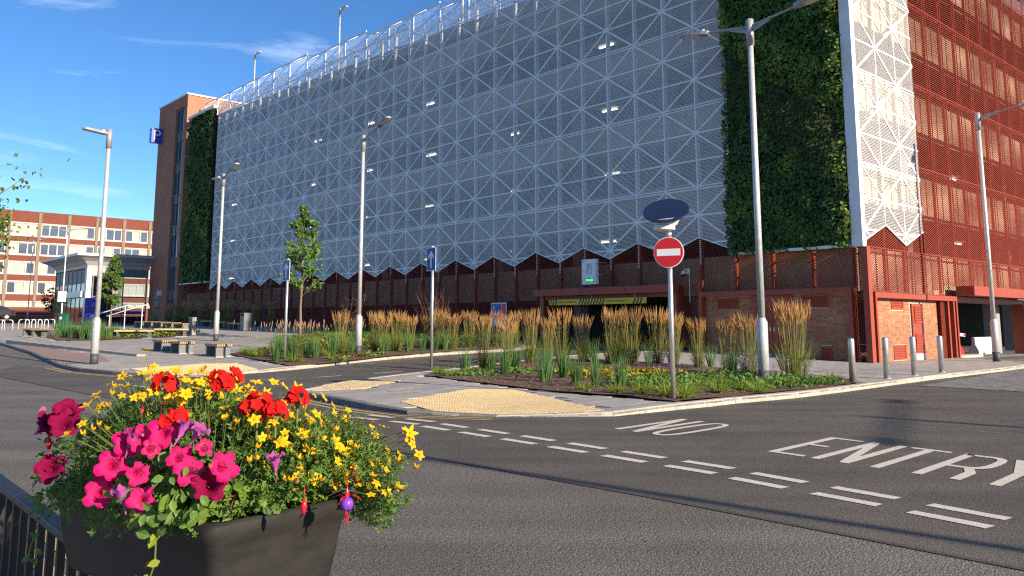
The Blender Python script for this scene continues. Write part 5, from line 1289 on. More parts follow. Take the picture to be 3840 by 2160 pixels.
# ------------------------------------------------------------------ trees
def tree(loc, h, r, zc0, label, leafm, nleaf, leaf, seed, trunk=.06, lean=(0, 0), shape=None, nb=26, name='young_tree'):
    t = thing(name, label, 'tree', loc, 0); rnd = random.Random(seed)
    tr = MB(); P = [Vector((lean[0] * k / 8 + .03 * h * .2 * noise.noise((seed, k * .7, 0)), lean[1] * k / 8 + .03 * h * .2 * noise.noise((seed + 5, k * .7, 3)), h * .97 * k / 8)) for k in range(9)]
    tr.tube(P, [trunk * (1 - .85 * k / 8) * (1.25 if k == 0 else 1) for k in range(9)], 10); tr.build('trunk', 'bark', t, smooth=True)
    lm = MB(); cl = []
    for i in range(nb):
        z = h * (zc0 + (1 - zc0) * (i + rnd.random()) / nb * .97); k = z / (h * .97) * 8; a_ = P[min(7, int(k))].lerp(P[min(8, int(k) + 1)], k - int(k))
        an = i * 2.4 + rnd.uniform(-.5, .5); f = (z / h - zc0) / (1 - zc0); rad = r * (shape(f) if shape else math.sin(PI * min(1, f * .75 + .22)) ** .8) * rnd.uniform(.55, 1.1)
        e = a_ + Vector((math.cos(an) * rad, math.sin(an) * rad, rad * rnd.uniform(.4, 1.0))); m_ = a_.lerp(e, .5) + Vector((0, 0, .05 * rad))
        lm.tube([a_, m_, e], [trunk * .28, trunk * .2, .004], 5)
        cl.append((a_, m_, e, rad))
        for q in range(2):
            e2 = m_.lerp(e, .3) + Vector((rnd.uniform(-1, 1), rnd.uniform(-1, 1), rnd.uniform(-.2, .8))) * rad * .4; lm.tube([m_.lerp(e, .2), e2], [trunk * .12, .003], 4); cl.append((m_, m_.lerp(e2, .5), e2, rad * .6))
    lm.build('limbs', 'bark', t, smooth=True)
    cr_ = MB(); per = max(1, nleaf // len(cl))
    for (a_, m_, e, rad) in cl:
        for i in range(per):
            u = rnd.random() ** .6; p = (m_.lerp(e, u) if rnd.random() < .8 else a_.lerp(m_, .5 + u / 2)) + Vector((rnd.gauss(0, .13), rnd.gauss(0, .13), rnd.gauss(-.02, .12))) * max(.55, rad)
            l = leaf * rnd.uniform(.6, 1.25); nrm = Vector((rnd.gauss(0, .7), rnd.gauss(0, .7), rnd.gauss(.5, .5))).normalized(); u_ = Matrix.Rotation(rnd.uniform(0, 6.28), 3, nrm) @ nrm.orthogonal().normalized(); v_ = nrm.cross(u_)
            cr_.face([p - u_ * l, p + v_ * l * .8 - u_ * .2 * l, p + u_ * l * .45 + v_ * .45 * l - nrm * .2 * l, p + u_ * l, p + u_ * l * .45 - v_ * .45 * l - nrm * .2 * l, p - v_ * l * .8 - u_ * .2 * l])
    stuff(cr_.build('crown', leafm, t)); return t
tree((-11.2, 44, ph(-11.2, 44)), 7.2, 1.35, .30, 'slender young maple tree standing in the left bed before the facade', 'tree_leaf', 2700, .085, 5, .075, shape=lambda f: (.75 if f < .12 else 1.0 if f < .55 else max(.08, 1.0 - (f - .55) * 2.5) if f < .88 else .10))
tree((-28.0, 58, ph(-28, 58)), 5.4, .95, .28, 'small young tree standing in front of the pavilion', 'tree_leaf', 2400, .085, 9, .06, shape=lambda f: .8 if f < .5 else max(.15, 1.3 - f * 1.2))
tree((-18.3, 25.2, .1), 3.6, 2.9, .62, 'leafy street tree reaching in from the left edge', 'tree_leaf2', 9000, .075, 14, .14, nb=44, name='street_tree', shape=lambda f: .75 + .3 * math.sin(f * 3))
# bare twiggy shrub
def shrub(loc, h, label, n, seed, matn='twig', leafm=None, leaf=.04, nl=0, spread=.45):
    t = thing('twiggy_shrub' if not nl else 'bush', label, 'shrub', loc, 0); rnd = random.Random(seed); mb = MB(); ends = []
    for i in range(n):
        d, a = rdir(R(26), rnd); p = Vector((rnd.gauss(0, .12), rnd.gauss(0, .12), 0)); L_ = h * rnd.uniform(.6, 1.05); pts = [p]
        for k in range(5): d = (d + Vector((rnd.gauss(0, .10), rnd.gauss(0, .10), .03))).normalized(); pts.append(pts[-1] + d * L_ / 5)
        mb.tube(pts, [.010, .009, .007, .005, .004, .002], 4); ends += pts[2:]
        for q in range(4):
            b = pts[rnd.randint(2, 4)]; d2 = (d + Vector((rnd.gauss(0, .5), rnd.gauss(0, .5), .2))).normalized(); e = b + d2 * rnd.uniform(.2, .5); mb.tube([b, e], [.004, .0015], 3); ends.append(e)
    mb.build('stems', matn, t)
    if nl:
        c = MB()
        for i in range(nl):
            p = rnd.choice(ends) + Vector((rnd.gauss(0, .08), rnd.gauss(0, .08), rnd.gauss(0, .08))); l = leaf * rnd.uniform(.6, 1.3); nrm = Vector((rnd.gauss(0, 1), rnd.gauss(0, 1), rnd.gauss(0, 1))).normalized(); u = nrm.orthogonal().normalized(); v = nrm.cross(u)
            c.face([p - u * l, p + v * l * .6, p + u * l, p - v * l * .6])
        stuff(c.build('leaves', leafm, t))
    return t
shrub((-3.4, 37.6, ph(-3.4, 37.6)), 2.9, 'bare twiggy shrub among the reed grasses of the left bed', 34, 3)
shrub((-9.2, 46.5, ph(-9.2, 46.5)), 3.0, 'sparse leafy shrub against the red mesh near the young maple', 10, 6, 'twig', 'rust_leaf', .05, 160)
shrub((-62, 112, 2.2), 4.2, 'reddish brown bush against the far boundary wall', 22, 4, 'twig', 'rust_leaf', .16, 900)
shrub((-71, 104, 1.8), 5.0, 'green and brown bush at the left end of the boundary wall', 30, 5, 'twig', 'tree_leaf2', .18, 1500)

# ------------------------------------------------------------------ living walls
def living_wall(xa, xb, za, zb, n, leaf, label, seed):
    t = thing('living_wall', label, 'green wall', (KX, KY, 0), RZB); rnd = random.Random(seed)
    parts = {k: MB() for k in ('wall_dark', 'wall_mid', 'wall_lime', 'wall_grass', 'rust_leaf')}
    W = xb - xa
    def zone(x, z):
        s_ = (z + .85 * (x - xa) + 1.3 * noise.noise((x * .35, z * .35, seed))) / 2.15
        f = s_ - math.floor(s_); return int(math.floor(s_)), f
    for i in range(n):
        x = rnd.uniform(xa - .10, xb); z = rnd.uniform(za - .10, zb); k, f = zone(x, z); bulge = .20 + .26 * noise.noise((x * 1.3, z * 1.3, 4)) + .16 * noise.noise((x * 3.1, z * 3.1, 8)) + .14 * math.sin(f * PI)
        kind = ('wall_mid', 'wall_grass', 'wall_dark', 'wall_mid', 'wall_dark', 'wall_grass', 'wall_lime')[k % 7]
        if noise.noise((x * .9, z * .9, 9)) > .28: kind = 'wall_lime'
        if kind == 'wall_lime' and noise.noise((x * 2.1, z * .9, 21)) > .3: kind = 'wall_mid'
        y = -.08 - bulge * rnd.uniform(.35, 1.15)
        edge = sst(xb - .8, xb, x)
        if edge > 0 and rnd.random() < .55 * edge: y -= .12 * rnd.random(); kind = 'wall_lime' if rnd.random() < .7 else 'rust_leaf' if rnd.random() < .35 else kind  # right-edge leaves pushed out and coloured lighter, sunlit look put into the colour
        p = Vector((x, y, z))
        if kind == 'wall_grass' and rnd.random() < .55:
            random.seed(i); blade(parts[kind], p, Vector((rnd.uniform(-.4, .4), -1, rnd.uniform(.1, .7))), rnd.uniform(.2, .42) * (leaf / .08), .016 * leaf / .08, 1.5, 3)
        else:
            if kind == 'wall_grass': kind = 'wall_dark'; p.y = -.09 - .08 * rnd.random()
            l = leaf * rnd.uniform(.55, 1.25) * (1.15 if kind == 'wall_mid' else 1); nrm = Vector((rnd.gauss(0, .55), -1, rnd.gauss(.35, .55))).normalized(); u = Matrix.Rotation(rnd.uniform(0, 6.28), 3, nrm) @ nrm.orthogonal().normalized(); v = nrm.cross(u)
            parts[kind].face([p - u * l, p + v * l * .7, p + u * l * .9 - nrm * l * .25, p - v * l * .7])
    for k, m_ in parts.items():
        if m_.f: stuff(m_.build('foliage', k, t))
living_wall(-5.5, -.36, 4.36, 22.4, 34000, .085, 'tall living wall of dark leafy plants at the near corner of the car park', 3)
living_wall(-65.6, -59.7, 5.25, 21.2, 7500, .16, 'living wall of dark plants at the far end beside the brick tower', 7)

# ------------------------------------------------------------------ guard rail and flower planter in the foreground (local x across the rail, y along it)
PLO = (-.755, 2.15, 0); PRZ = R(47.7)
gr = thing('guard_rail', 'black pedestrian guard rail under the flower planter', 'railing', (-2.114, 3.4655, .01), R(40.8))
MB().box(.170, .235, -3.5, 7.0, .675, .71).build('top_rail', 'black_metal', gr, bevel=.006)
MB().box(.175, .215, -3.5, 7.0, .18, .215).build('bottom_rail', 'black_metal', gr)
bal = MB().box(-.014, .014, -.014, .014, .215, .675).mesh('baluster', 'black_metal')
y = -3.4
while y < 6.9: link('baluster', bal, gr, (.195, y, 0)); y += .17
for y in (-3.4, -1.4, 1.78, 2.62, 4.6, 6.6): MB().box(-.03, .03, -.03, .03, .08, .674).build('post', 'black_metal', gr, loc=(.195, y, 0))
PB = thing('planter', 'black plastic trough planter saddled on the guard rail', 'planter', PLO, R(50.8))
def rrect(ins, z, r=.035, n=4):
    x0, x1, y0, y1 = ins, .46 - ins, ins * .8, .95 - ins; out = []
    for cx, cyy, a0 in ((x1 - r, y1 - r, 0), (x0 + r, y1 - r, 90), (x0 + r, y0 + r, 180), (x1 - r, y0 + r, 270)):
        for k in range(n + 1): a = R(a0 + 90 * k / n); out.append((cx + r * math.cos(a), cyy + r * math.sin(a), z))
    return out
rings = [rrect(.052, .735), rrect(.042, .755), rrect(.026, .85), rrect(.016, .925), rrect(.010, .945), rrect(.0, .957), rrect(-.003, .985), rrect(.004, 1.0), rrect(.020, 1.0), rrect(.026, .985), rrect(.03, .94)]
mb = MB(); n = len(rings[0])
for rg in rings: mb.v += rg
for k in range(len(rings) - 1):
    for q in range(n): r_ = (q + 1) % n; mb.f.append((k * n + q, k * n + r_, (k + 1) * n + r_, (k + 1) * n + q))
mb.f.append(tuple(reversed(range(n)))); mb.m = [0] * len(mb.f)
mb.build('trough', 'black_plastic', PB, smooth=True)
MB().face(rrect(.03, .955)).build('compost', 'soil', PB)
for y in (.2, .72): MB().box(.145, .154, y, y + .05, .60, .74).box(.236, .245, y, y + .05, .60, .74).build('saddle_bracket', 'black_metal', PB)

mat('bidens_petal', (.78, .50, .012), .8, spec=.15, noise_s=40, col2=(.72, .40, .01), transl=.25, objrand=.08)
mat('bidens_centre', (.55, .22, .01), .7)
mat('geranium_red', (.70, .018, .012), .8, spec=.15, noise_s=30, col2=(.55, .008, .012), transl=.3)
mat('fuchsia_red', (.62, .015, .03), .35, transl=.15)
mat('fuchsia_purple', (.22, .05, .50), .4, transl=.2)
mat('stem_green', (.14, .17, .04), .6)
mat('stem_red', (.26, .07, .05), .6)
leafmat('bid_leaf', (.15, .27, .045), (.08, .17, .03), 12, .35)
leafmat('fuch_leaf', (.20, .30, .045), (.10, .19, .03), 9, .4)
leafmat('ger_leaf', (.13, .23, .06), (.07, .14, .035), 9, .3)
leafmat('jenny_leaf', (.34, .40, .03), (.22, .30, .03), 9, .4)
def petmat(name, rim, mid, throat):
    m = mat(name, rim, .85, spec=.12, transl=.3, bump=.35, bump_s=120); t = m.node_tree; b = t.nodes['Principled BSDF']; ln = t.links.new
    co = t.nodes.new('ShaderNodeTexCoord'); vl = t.nodes.new('ShaderNodeVectorMath'); vl.operation = 'LENGTH'; ln(co.outputs['Object'], vl.inputs[0])
    nz = t.nodes.new('ShaderNodeTexNoise'); nz.inputs['Scale'].default_value = 60; ln(co.outputs['Object'], nz.inputs['Vector'])
    ad = t.nodes.new('ShaderNodeMath'); ad.operation = 'MULTIPLY_ADD'; ln(nz.outputs['Fac'], ad.inputs[0]); ad.inputs[1].default_value = .012; ln(vl.outputs['Value'], ad.inputs[2])
    rp = t.nodes.new('ShaderNodeValToRGB'); e = rp.color_ramp.elements; e[0].position = .010; e[0].color = (*throat, 1); e[1].position = .042; e[1].color = (*rim, 1); k = e.new(.022); k.color = (*mid, 1)
    ln(ad.outputs[0], rp.inputs['Fac']); ln(rp.outputs['Color'], b.inputs['Base Color'])
    for n_ in t.nodes:
        if n_.type == 'BSDF_TRANSLUCENT': ln(rp.outputs['Color'], n_.inputs['Color'])
petmat('petunia_pink', (.62, .006, .14), (.64, .035, .19), (.70, .45, .28))
petmat('petunia_crimson', (.24, .005, .055), (.26, .006, .06), (.10, .01, .03))
petmat('petunia_mauve', (.50, .13, .36), (.40, .08, .34), (.25, .06, .22))
SL = Matrix.Rotation(-PRZ, 3, 'Z') @ sd        # the sun, in planter axes
VL = (Matrix.Rotation(-PRZ, 3, 'Z') @ (Vector((0, 0, 1.5)) - Vector((-1.1, 2.5, 1.1)))).normalized()
def orient(o, p, nrm, roll):
    o.location = p; o.rotation_euler = (nrm.to_track_quat('Z', 'Y').to_matrix() @ Matrix.Rotation(roll, 3, 'Z')).to_euler()
def petal_flower(npet, ln_, wd_, cup, seg=4, centre=None, seed=0):
    mb = MB(); rnd = random.Random(seed)
    for k in range(npet):
        a = 2 * PI * k / npet + rnd.uniform(-.1, .1); ca, sa = math.cos(a), math.sin(a); L_ = ln_ * rnd.uniform(.88, 1.08); i0 = len(mb.v); cu = cup * rnd.uniform(.6, 1.4)
        for s_ in range(seg + 1):
            t = s_ / seg; w = wd_ * math.sin(PI * min(.93, .16 + .80 * t)) ; r = L_ * (.08 + .92 * t); z = cu * (t ** 2) - .0
            for q in (-1, 0, 1): x, y = r, q * w / 2; mb.v.append((x * ca - y * sa, x * sa + y * ca, z + (.10 * w if q else 0)))
        for s_ in range(seg):
            for q in (0, 1): b = i0 + s_ * 3 + q; mb.f.append((b, b + 3, b + 4, b + 1)); mb.m.append(0)
    if centre:
        i0 = len(mb.v); nn = 8
        for r, z in ((centre, .0005), (centre * .8, centre * .7), (centre * .2, centre * .95)):
            for k in range(nn): mb.v.append((r * math.cos(2 * PI * k / nn), r * math.sin(2 * PI * k / nn), z))
        for j in range(2):
            for k in range(nn): mb.f.append((i0 + j * nn + k, i0 + j * nn + (k + 1) % nn, i0 + (j + 1) * nn + (k + 1) % nn, i0 + (j + 1) * nn + k)); mb.m.append(1)
        mb.f.append(tuple(i0 + 2 * nn + k for k in range(nn))); mb.m.append(1)
    return mb
def petunia(rad, seed, open_=1.):
    mb = MB(); na, nr = 40, 7; rnd = random.Random(seed); ph_ = rnd.uniform(0, 6)
    for j in range(nr + 1):
        t = j / nr
        for k in range(na):
            a = 2 * PI * k / na; lobe = 1 - .26 * (abs(math.cos(a * 2.5)) ** 5) * t ** 2 + .04 * math.sin(3 * a + ph_) * t
            r = rad * (.07 + .93 * t ** .95) * lobe * (open_ if t > .3 else 1)
            z = -.95 * rad * (1 - t) ** 3 - .10 * rad * t ** 3 * open_ + (.13 * math.sin(a * 5 + ph_) + .07 * math.sin(a * 11 + 2 * ph_)) * rad * t ** 3 + .08 * rad * t * math.sin(2 * a + ph_)
            mb.v.append((r * math.cos(a), r * math.sin(a), z + (.35 * rad * (1 - open_) * 3 * t)))
    for j in range(nr):
        for k in range(na): b = j * na; mb.f.append((b + k, b + (k + 1) % na, b + na + (k + 1) % na, b + na + k)); mb.m.append(0)
    mb.tube([(0, 0, -.93 * rad), (0, 0, -1.6 * rad)], [.07 * rad, .05 * rad], 6); return mb
# --- bidens
BI = thing('bidens_plant', 'mass of yellow star-shaped bidens flowers on wiry stems across the planter', 'plant', PLO, PRZ)
bf = [petal_flower(5, .0165 + .0012 * c, .0105 + .001 * (c % 3), .003 * c - .002, 4, .0040, c).mesh('flower', ['bidens_petal', 'bidens_centre']) for c in range(4)]
bb = [petal_flower(5, .011, .008, .012, 3, .004, 9).mesh('flower_bud', ['bidens_petal', 'bidens_centre'])]
Y1 = [(0.596, 0.033, 1.343), (0.39, 0.081, 1.359), (0.612, -0.055, 1.291), (0.482, -0.023, 1.319), (0.347, -0.033, 1.301), (0.331, -0.01, 1.313), (0.288, 0.055, 1.336), (0.578, -0.091, 1.264), (0.488, -0.092, 1.266), (0.5, -0.132, 1.221), (0.55, -0.151, 1.19), (0.221, 0.03, 1.311), (0.259, 0.073, 1.337), (0.221, 0.058, 1.323), (0.434, 0.022, 1.341), (0.524, 0.038, 1.349), (0.439, -0.052, 1.298), (0.371, -0.047, 1.295), (0.56, 0.06, 1.42),
      (0.173, 0.16, 1.334), (0.09, 0.158, 1.305), (0.037, 0.223, 1.283), (-0.011, 0.211, 1.257), (-0.036, 0.18, 1.241), (-0.022, 0.276, 1.241), (0.008, 0.31, 1.248), (0.109, 0.437, 1.257), (0.1, 0.44, 1.231), (0.17, 0.415, 1.284), (0.14, 0.426, 1.279), (0.061, 0.452, 1.22), (0.019, 0.465, 1.213), (0.055, 0.455, 1.246), (-0.031, 0.479, 1.215), (-0.029, 0.477, 1.199), (-0.071, 0.489, 1.202), (-0.047, 0.48, 1.179), (0.021, 0.46, 1.168), (-0.145, 0.506, 1.197), (-0.164, 0.51, 1.192), (-0.176, 0.509, 1.163), (-0.203, 0.511, 1.135), (-0.159, 0.507, 1.174), (-0.134, 0.496, 1.133), (-0.095, 0.487, 1.142), (-0.126, 0.289, 1.135), (-0.077, 0.377, 1.125), (-0.087, 0.331, 1.158), (-0.054, 0.104, 1.21), (-0.001, 0.111, 1.25), (-0.066, 0.162, 1.217), (-0.085, 0.267, 1.194), (-0.028, 0.151, 1.243)]
YB_ = [(0.566, -0.027, 1.315), (0.507, -0.055, 1.297), (0.443, -0.086, 1.27), (0.408, -0.126, 1.223), (0.419, -0.135, 1.211), (0.354, -0.124, 1.216), (0.447, -0.147, 1.197), (-0.015, 0.472, 1.186), (-0.029, 0.471, 1.147), (-0.19, 0.506, 1.122), (-0.202, 0.504, 1.1)]
rnd = random.Random(77)
pts = [(b, a, z) for a, b, z in Y1]
for i in range(225):           # the rest of the mass, over the top, back and right of the mound
    if rnd.random() < .45: a, b = rnd.uniform(.15, .85), rnd.uniform(.0, .45); z = 1.33 - .5 * (a - .45) ** 2 - .6 * (b - .12) ** 2 + rnd.uniform(-.04, .05)
    else: a, b = rnd.uniform(-.15, .25), rnd.uniform(.16, .52); z = 1.27 - .35 * max(0, .15 - a) - .35 * max(0, b - .25) + rnd.uniform(-.10, .02)
    pts.append((b, a, z))
stm = MB()
for i, p in enumerate(pts):
    P = Vector(p); root = Vector((.2 + (P.x - .2) * .35, .45 + (P.y - .45) * .5, 1.0)); out = Vector((P.x - .2, (P.y - .4) * .6, .22)).normalized()
    nrm = (out * .7 + SL * .65 + Vector((rnd.gauss(0, .5), rnd.gauss(0, .5), .4 + rnd.gauss(0, .35)))).normalized()
    o = link('flower', bf[i % 4], BI); orient(o, P, nrm, rnd.uniform(0, 6)); s_ = rnd.uniform(.7, 1.15); o.scale = (s_,) * 3
    m_ = root.lerp(P, .55) + out * .02 + Vector((0, 0, .02)); stm.tube([root, m_, P - nrm * .002], [.0016, .0013, .0011], 4)
for a, b, z in YB_ + [(rnd.uniform(-.2, .8), rnd.uniform(0, .5), 0) for _ in range(85)]:
    if z == 0: z = 1.27 - .4 * max(0, .1 - a) - .3 * max(0, b - .2) - .45 * max(0, a - .45) + rnd.uniform(-.06, .05)
    P = Vector((b, a, z)); o = link('flower_bud', bb[0], BI); nrm = Vector((rnd.gauss(0, .3), rnd.gauss(0, .3), 1)).normalized(); orient(o, P, nrm, rnd.uniform(0, 6)); root = Vector((.2 + (P.x - .2) * .4, .45 + (P.y - .45) * .55, 1.0)); stm.tube([root, root.lerp(P, .6) + Vector((0, 0, .02)), P], [.0016, .0013, .001], 4)
for i in range(260):
    a, b = rnd.uniform(-.12, .85), rnd.uniform(-.02, .5); z = 1.25 - .4 * max(0, .1 - a) - .3 * max(0, b - .25) - .45 * max(0, a - .45) + rnd.uniform(-.12, .04); P = Vector((b, a, z)); root = Vector((.2 + (P.x - .2) * .5, .45 + (P.y - .45) * .6, .97)); stm.tube([root, root.lerp(P, .6) + Vector((0, 0, .02)), P], [.0015, .0012, .0008], 3)
stuff(stm.build('stems', 'stem_green', BI))
wl = mat('wilted', (.22, .12, .045), .9)
wf = petal_flower(6, .009, .005, .008, 3, .004, 5).mesh('seed_head', ['wilted', 'bidens_centre'])
for i in range(34):
    a, b = rnd.uniform(-.15, .8), rnd.uniform(-.05, .48); P = Vector((b, a, 1.24 - .4 * max(0, .1 - a) - .3 * max(0, b - .2) - .45 * max(0, a - .45) + rnd.uniform(-.06, .05))); o = link('seed_head', wf, BI); orient(o, P, Vector((rnd.gauss(0, .5), rnd.gauss(0, .5), 1)).normalized(), rnd.uniform(0, 6))
def fill(mb, n, c, ax, fn, seed, lo=.55, zmin=.95, tex=.35):
    r_ = random.Random(seed); k = 0
    while k < n:
        v = Vector((r_.gauss(0, 1), r_.gauss(0, 1), r_.gauss(0, 1))).normalized(); s_ = lo + (1.02 - lo) * r_.random() ** .7; s_ *= 1 + tex * noise.noise(v * 3.1 + Vector((seed, 0, 0)))
        p = Vector((c[0] + v.x * ax[0] * s_, c[1] + v.y * ax[1] * s_, c[2] + v.z * ax[2] * s_))
        if p.z < zmin or (p.y < .04 and p.z < 1.0 + (.04 - p.y) * .5 and p.x < .44): continue
        fn(mb, p, v, r_); k += 1
def feather(mb, p, v, r_):
    d = (v + Vector((r_.gauss(0, .5), r_.gauss(0, .5), r_.gauss(.2, .5)))).normalized(); s0 = d.orthogonal().normalized(); L_ = r_.uniform(.012, .026)
    e = p + d * L_
    for q in range(5):
        b = p.lerp(e, .25 + .16 * q); s_ = Matrix.Rotation(r_.uniform(0, 6.28), 3, d) @ s0; t = b + (d * .55 + s_).normalized() * L_ * .5; w = d.cross(s_).normalized() * .0022
        mb.face([b - w, b + w, t + w * .6, t - w * .6])
def ovate(sz):
    def fn(mb, p, v, r_):
        l = sz * r_.uniform(.65, 1.2); nrm = (v * .6 + SL * .35 + Vector((r_.gauss(0, .45), r_.gauss(0, .45), r_.gauss(.35, .4)))).normalized(); u = (Vector((v.x, v.y, -.35)) + Vector((r_.gauss(0, .5), r_.gauss(0, .5), r_.gauss(0, .3)))); u = (u - nrm * u.dot(nrm)).normalized(); w = nrm.cross(u)
        i = len(mb.v); mid = [(-.5, 0), (-.2, -.02), (.15, -.015), (.5, -.09)]; wd = [.05, .30, .28, 0]
        for (t, z), ww in zip(mid, wd):
            c = p + u * l * t + nrm * l * z
            if ww: mb.v += [tuple(c - w * l * ww + nrm * l * ww * .3), tuple(c), tuple(c + w * l * ww + nrm * l * ww * .3)]
            else: mb.v.append(tuple(c))
        for s_ in range(2):
            for q in (0, 1): b = i + 3 * s_ + q; mb.f.append((b, b + 3, b + 4, b + 1)); mb.m.append(0)
        mb.f += [(i + 6, i + 9, i + 7), (i + 7, i + 9, i + 8)]; mb.m += [0, 0]
    return fn
fl = MB(); fill(fl, 11000, (.19, .5, 1.0), (.31, .53, .285), feather, 1); fill(fl, 6000, (.34, .08, 1.0), (.24, .30, .225), feather, 2, .5, .93)
stuff(fl.build('leaves', 'bid_leaf', BI))
# --- fuchsia: leaves over the near end, hanging flowers
FU = thing('fuchsia_plant', 'fuchsia with bright green leaves and a red and purple flower over the rim', 'plant', PLO, PRZ)
fl = MB(); fill(fl, 420, (.13, .10, 1.01), (.26, .17, .12), ovate(.034), 5, .6, .995); fill(fl, 120, (.24, .05, 1.0), (.18, .06, .07), ovate(.034), 6, .6, .965); fill(fl, 170, (.02, .25, 1.03), (.12, .22, .13), ovate(.038), 7, .6, .98); stuff(fl.build('leaves', 'fuch_leaf', FU))
def fuchsia(p, s_, parent):
    o = link('flower', MB().tube([(0, 0, .06), (0, 0, .012), (0, 0, 0), (0, 0, -.018)], [.0012, .0015, .006, .007], 8).mesh('flower', 'fuchsia_red'), parent, p); o.scale = (s_,) * 3
    sp = MB()
    for k in range(4):
        a = k * PI / 2 + .5; ca, sa = math.cos(a), math.sin(a); q = [(.004, -.012, 0), (.02, -.010, .006), (.036, -.013, .0055), (.05, -.022, 0)]
        for (r, z, w), (r2, z2, w2) in zip(q[:-1], q[1:]): sp.face([(r * ca - w * sa, r * sa + w * ca, z), (r * ca + w * sa, r * sa - w * ca, z), (r2 * ca + w2 * sa, r2 * sa - w2 * ca, z2), (r2 * ca - w2 * sa, r2 * sa + w2 * ca, z2)])
    sp.build('sepal', 'fuchsia_red', o)
    co = MB().lathe([(.007, -.014), (.019, -.024), (.022, -.036), (.018, -.050), (.008, -.054)], 10)
    for k in range(5): a = k * 1.257; co.lathe([(.002, -.016), (.009, -.028), (.010, -.042), (.004, -.055)], 7, .012 * math.cos(a), .012 * math.sin(a))
    co.build('corolla', 'fuchsia_purple', o, smooth=True)
    st = MB()
    for k in range(6): a = k * 1.05; st.tube([(0, 0, -.05), (.008 * math.cos(a), .008 * math.sin(a), -.085 - .006 * (k % 3))], [.0009, .0012], 4)
    st.build('stamen', 'fuchsia_red', o)
fuchsia((.305, -.150, 1.058), .85, FU)
for p, s_ in (((.385, -.09, 1.09), 1.0), ((.36, -.10, 1.105), .9), ((.375, -.075, 1.10), .8)):
    MB().lathe([(.002, .02), (.010, .008), (.013, -.004), (.008, -.018), (.002, -.026)], 9).build('flower_bud', 'fuchsia_red', FU, smooth=True, loc=p)
for p in ((.159, -.169, 1.05), (.02, .56, 1.10), (-.01, .28, 1.24), (.0, .42, 1.25), (-.14, .72, 1.15)):
    MB().tube([(0, 0, .045), (0, 0, .014)], .0012, 4).lathe([(.002, .015), (.007, .005), (.0085, -.004), (.005, -.018), (.001, -.025)], 9).build('flower_bud', 'fuchsia_red', FU, smooth=True, loc=p)
sm = MB()
for i in range(26):
    a = rnd.uniform(-.1, .25); b = rnd.uniform(-.05, .35); sm.tube([(.2, .2, .97), (b * .7 + .06, a * .7 + .05, 1.06), (b, a, rnd.uniform(1.0, 1.1))], [.0025, .002, .0012], 5)
sm.build('stems', 'stem_red', FU)
# --- petunias
PE = thing('petunia_plant', 'bright pink petunias spilling over the shaded side of the planter', 'plant', PLO, PRZ)
pk = [petunia((.040, .036, .042, .038, .034, .041)[i], i, (1, 1, 1, .9, .8, 1)[i]).mesh('flower', 'petunia_pink') for i in range(6)]
for i, (a, b, z) in enumerate([(0.267, -0.168, 1.068), (0.11, -0.129, 1.068), (0.239, -0.152, 1.14), (0.141, -0.125, 1.125), (0.141, -0.097, 1.183), (0.138, -0.069, 1.222), (0.048, -0.062, 1.164), (0.012, -0.056, 1.140), (0.223, -0.122, 1.195), (0.18, -0.103, 1.205), (0.012, -0.02, 1.190), (-0.048, 0.006, 1.150), (.30, -.14, 1.11)]):
    o = link('flower', pk[i % 6], PE); nrm = (VL * .75 + SL * .55 + Vector((rnd.gauss(0, .3), rnd.gauss(0, .3), rnd.gauss(.1, .25)))).normalized(); orient(o, (b, a, z), nrm, rnd.uniform(0, 6)); s_ = rnd.uniform(.86, 1.1); o.scale = (s_,) * 3
mv = petunia(.036, 12, .72).mesh('flower', 'petunia_mauve')
for a, b, z in [(0.171, -0.151, 1.081), (0.051, -0.014, 1.229), (0.096, -0.031, 1.236), (.20, -.12, 1.215), (-.09, .12, 1.16)]:
    o = link('flower', mv, PE); o['label'] = 'faded mauve petunia bloom'; orient(o, (b, a, z), (VL * -.1 + SL * .4 + Vector((rnd.gauss(0, .5), rnd.gauss(0, .5), .6))).normalized(), rnd.uniform(0, 6))
fl = MB(); fill(fl, 260, (-.02, .18, 1.05), (.13, .26, .13), ovate(.034), 8, .4, .97); stuff(fl.build('leaves', 'cover_green', PE))
CRp = thing('crimson_petunia', 'dark crimson and purple petunias at the far left end of the planter', 'plant', PLO, PRZ)
ck = [petunia(.045, 20 + i).mesh('flower', 'petunia_crimson') for i in range(2)]
for i, (a, b, z) in enumerate([(0.851, -0.094, 1.195), (0.70, -0.10, 1.24), (0.65, -0.125, 1.212), (0.66, -0.15, 1.085), (-0.024, -0.019, 1.105), (.76, -.09, 1.215)]):
    o = link('flower', ck[i % 2], CRp); orient(o, (b, a, z), (VL * .5 + SL * .7 + Vector((rnd.gauss(0, .35), rnd.gauss(0, .35), .2))).normalized(), rnd.uniform(0, 6))
o = link('flower', petunia(.045, 31).mesh('flower', 'petunia_mauve'), CRp); o['label'] = 'purple petunia bloom seen from behind'; orient(o, (-.11, .90, 1.195), Vector((-.8, .5, .1)).normalized(), 1)
fl = MB(); fill(fl, 200, (.0, .8, 1.03), (.16, .22, .16), ovate(.03), 9, .45, .96); stuff(fl.build('leaves', 'cover_green', CRp))
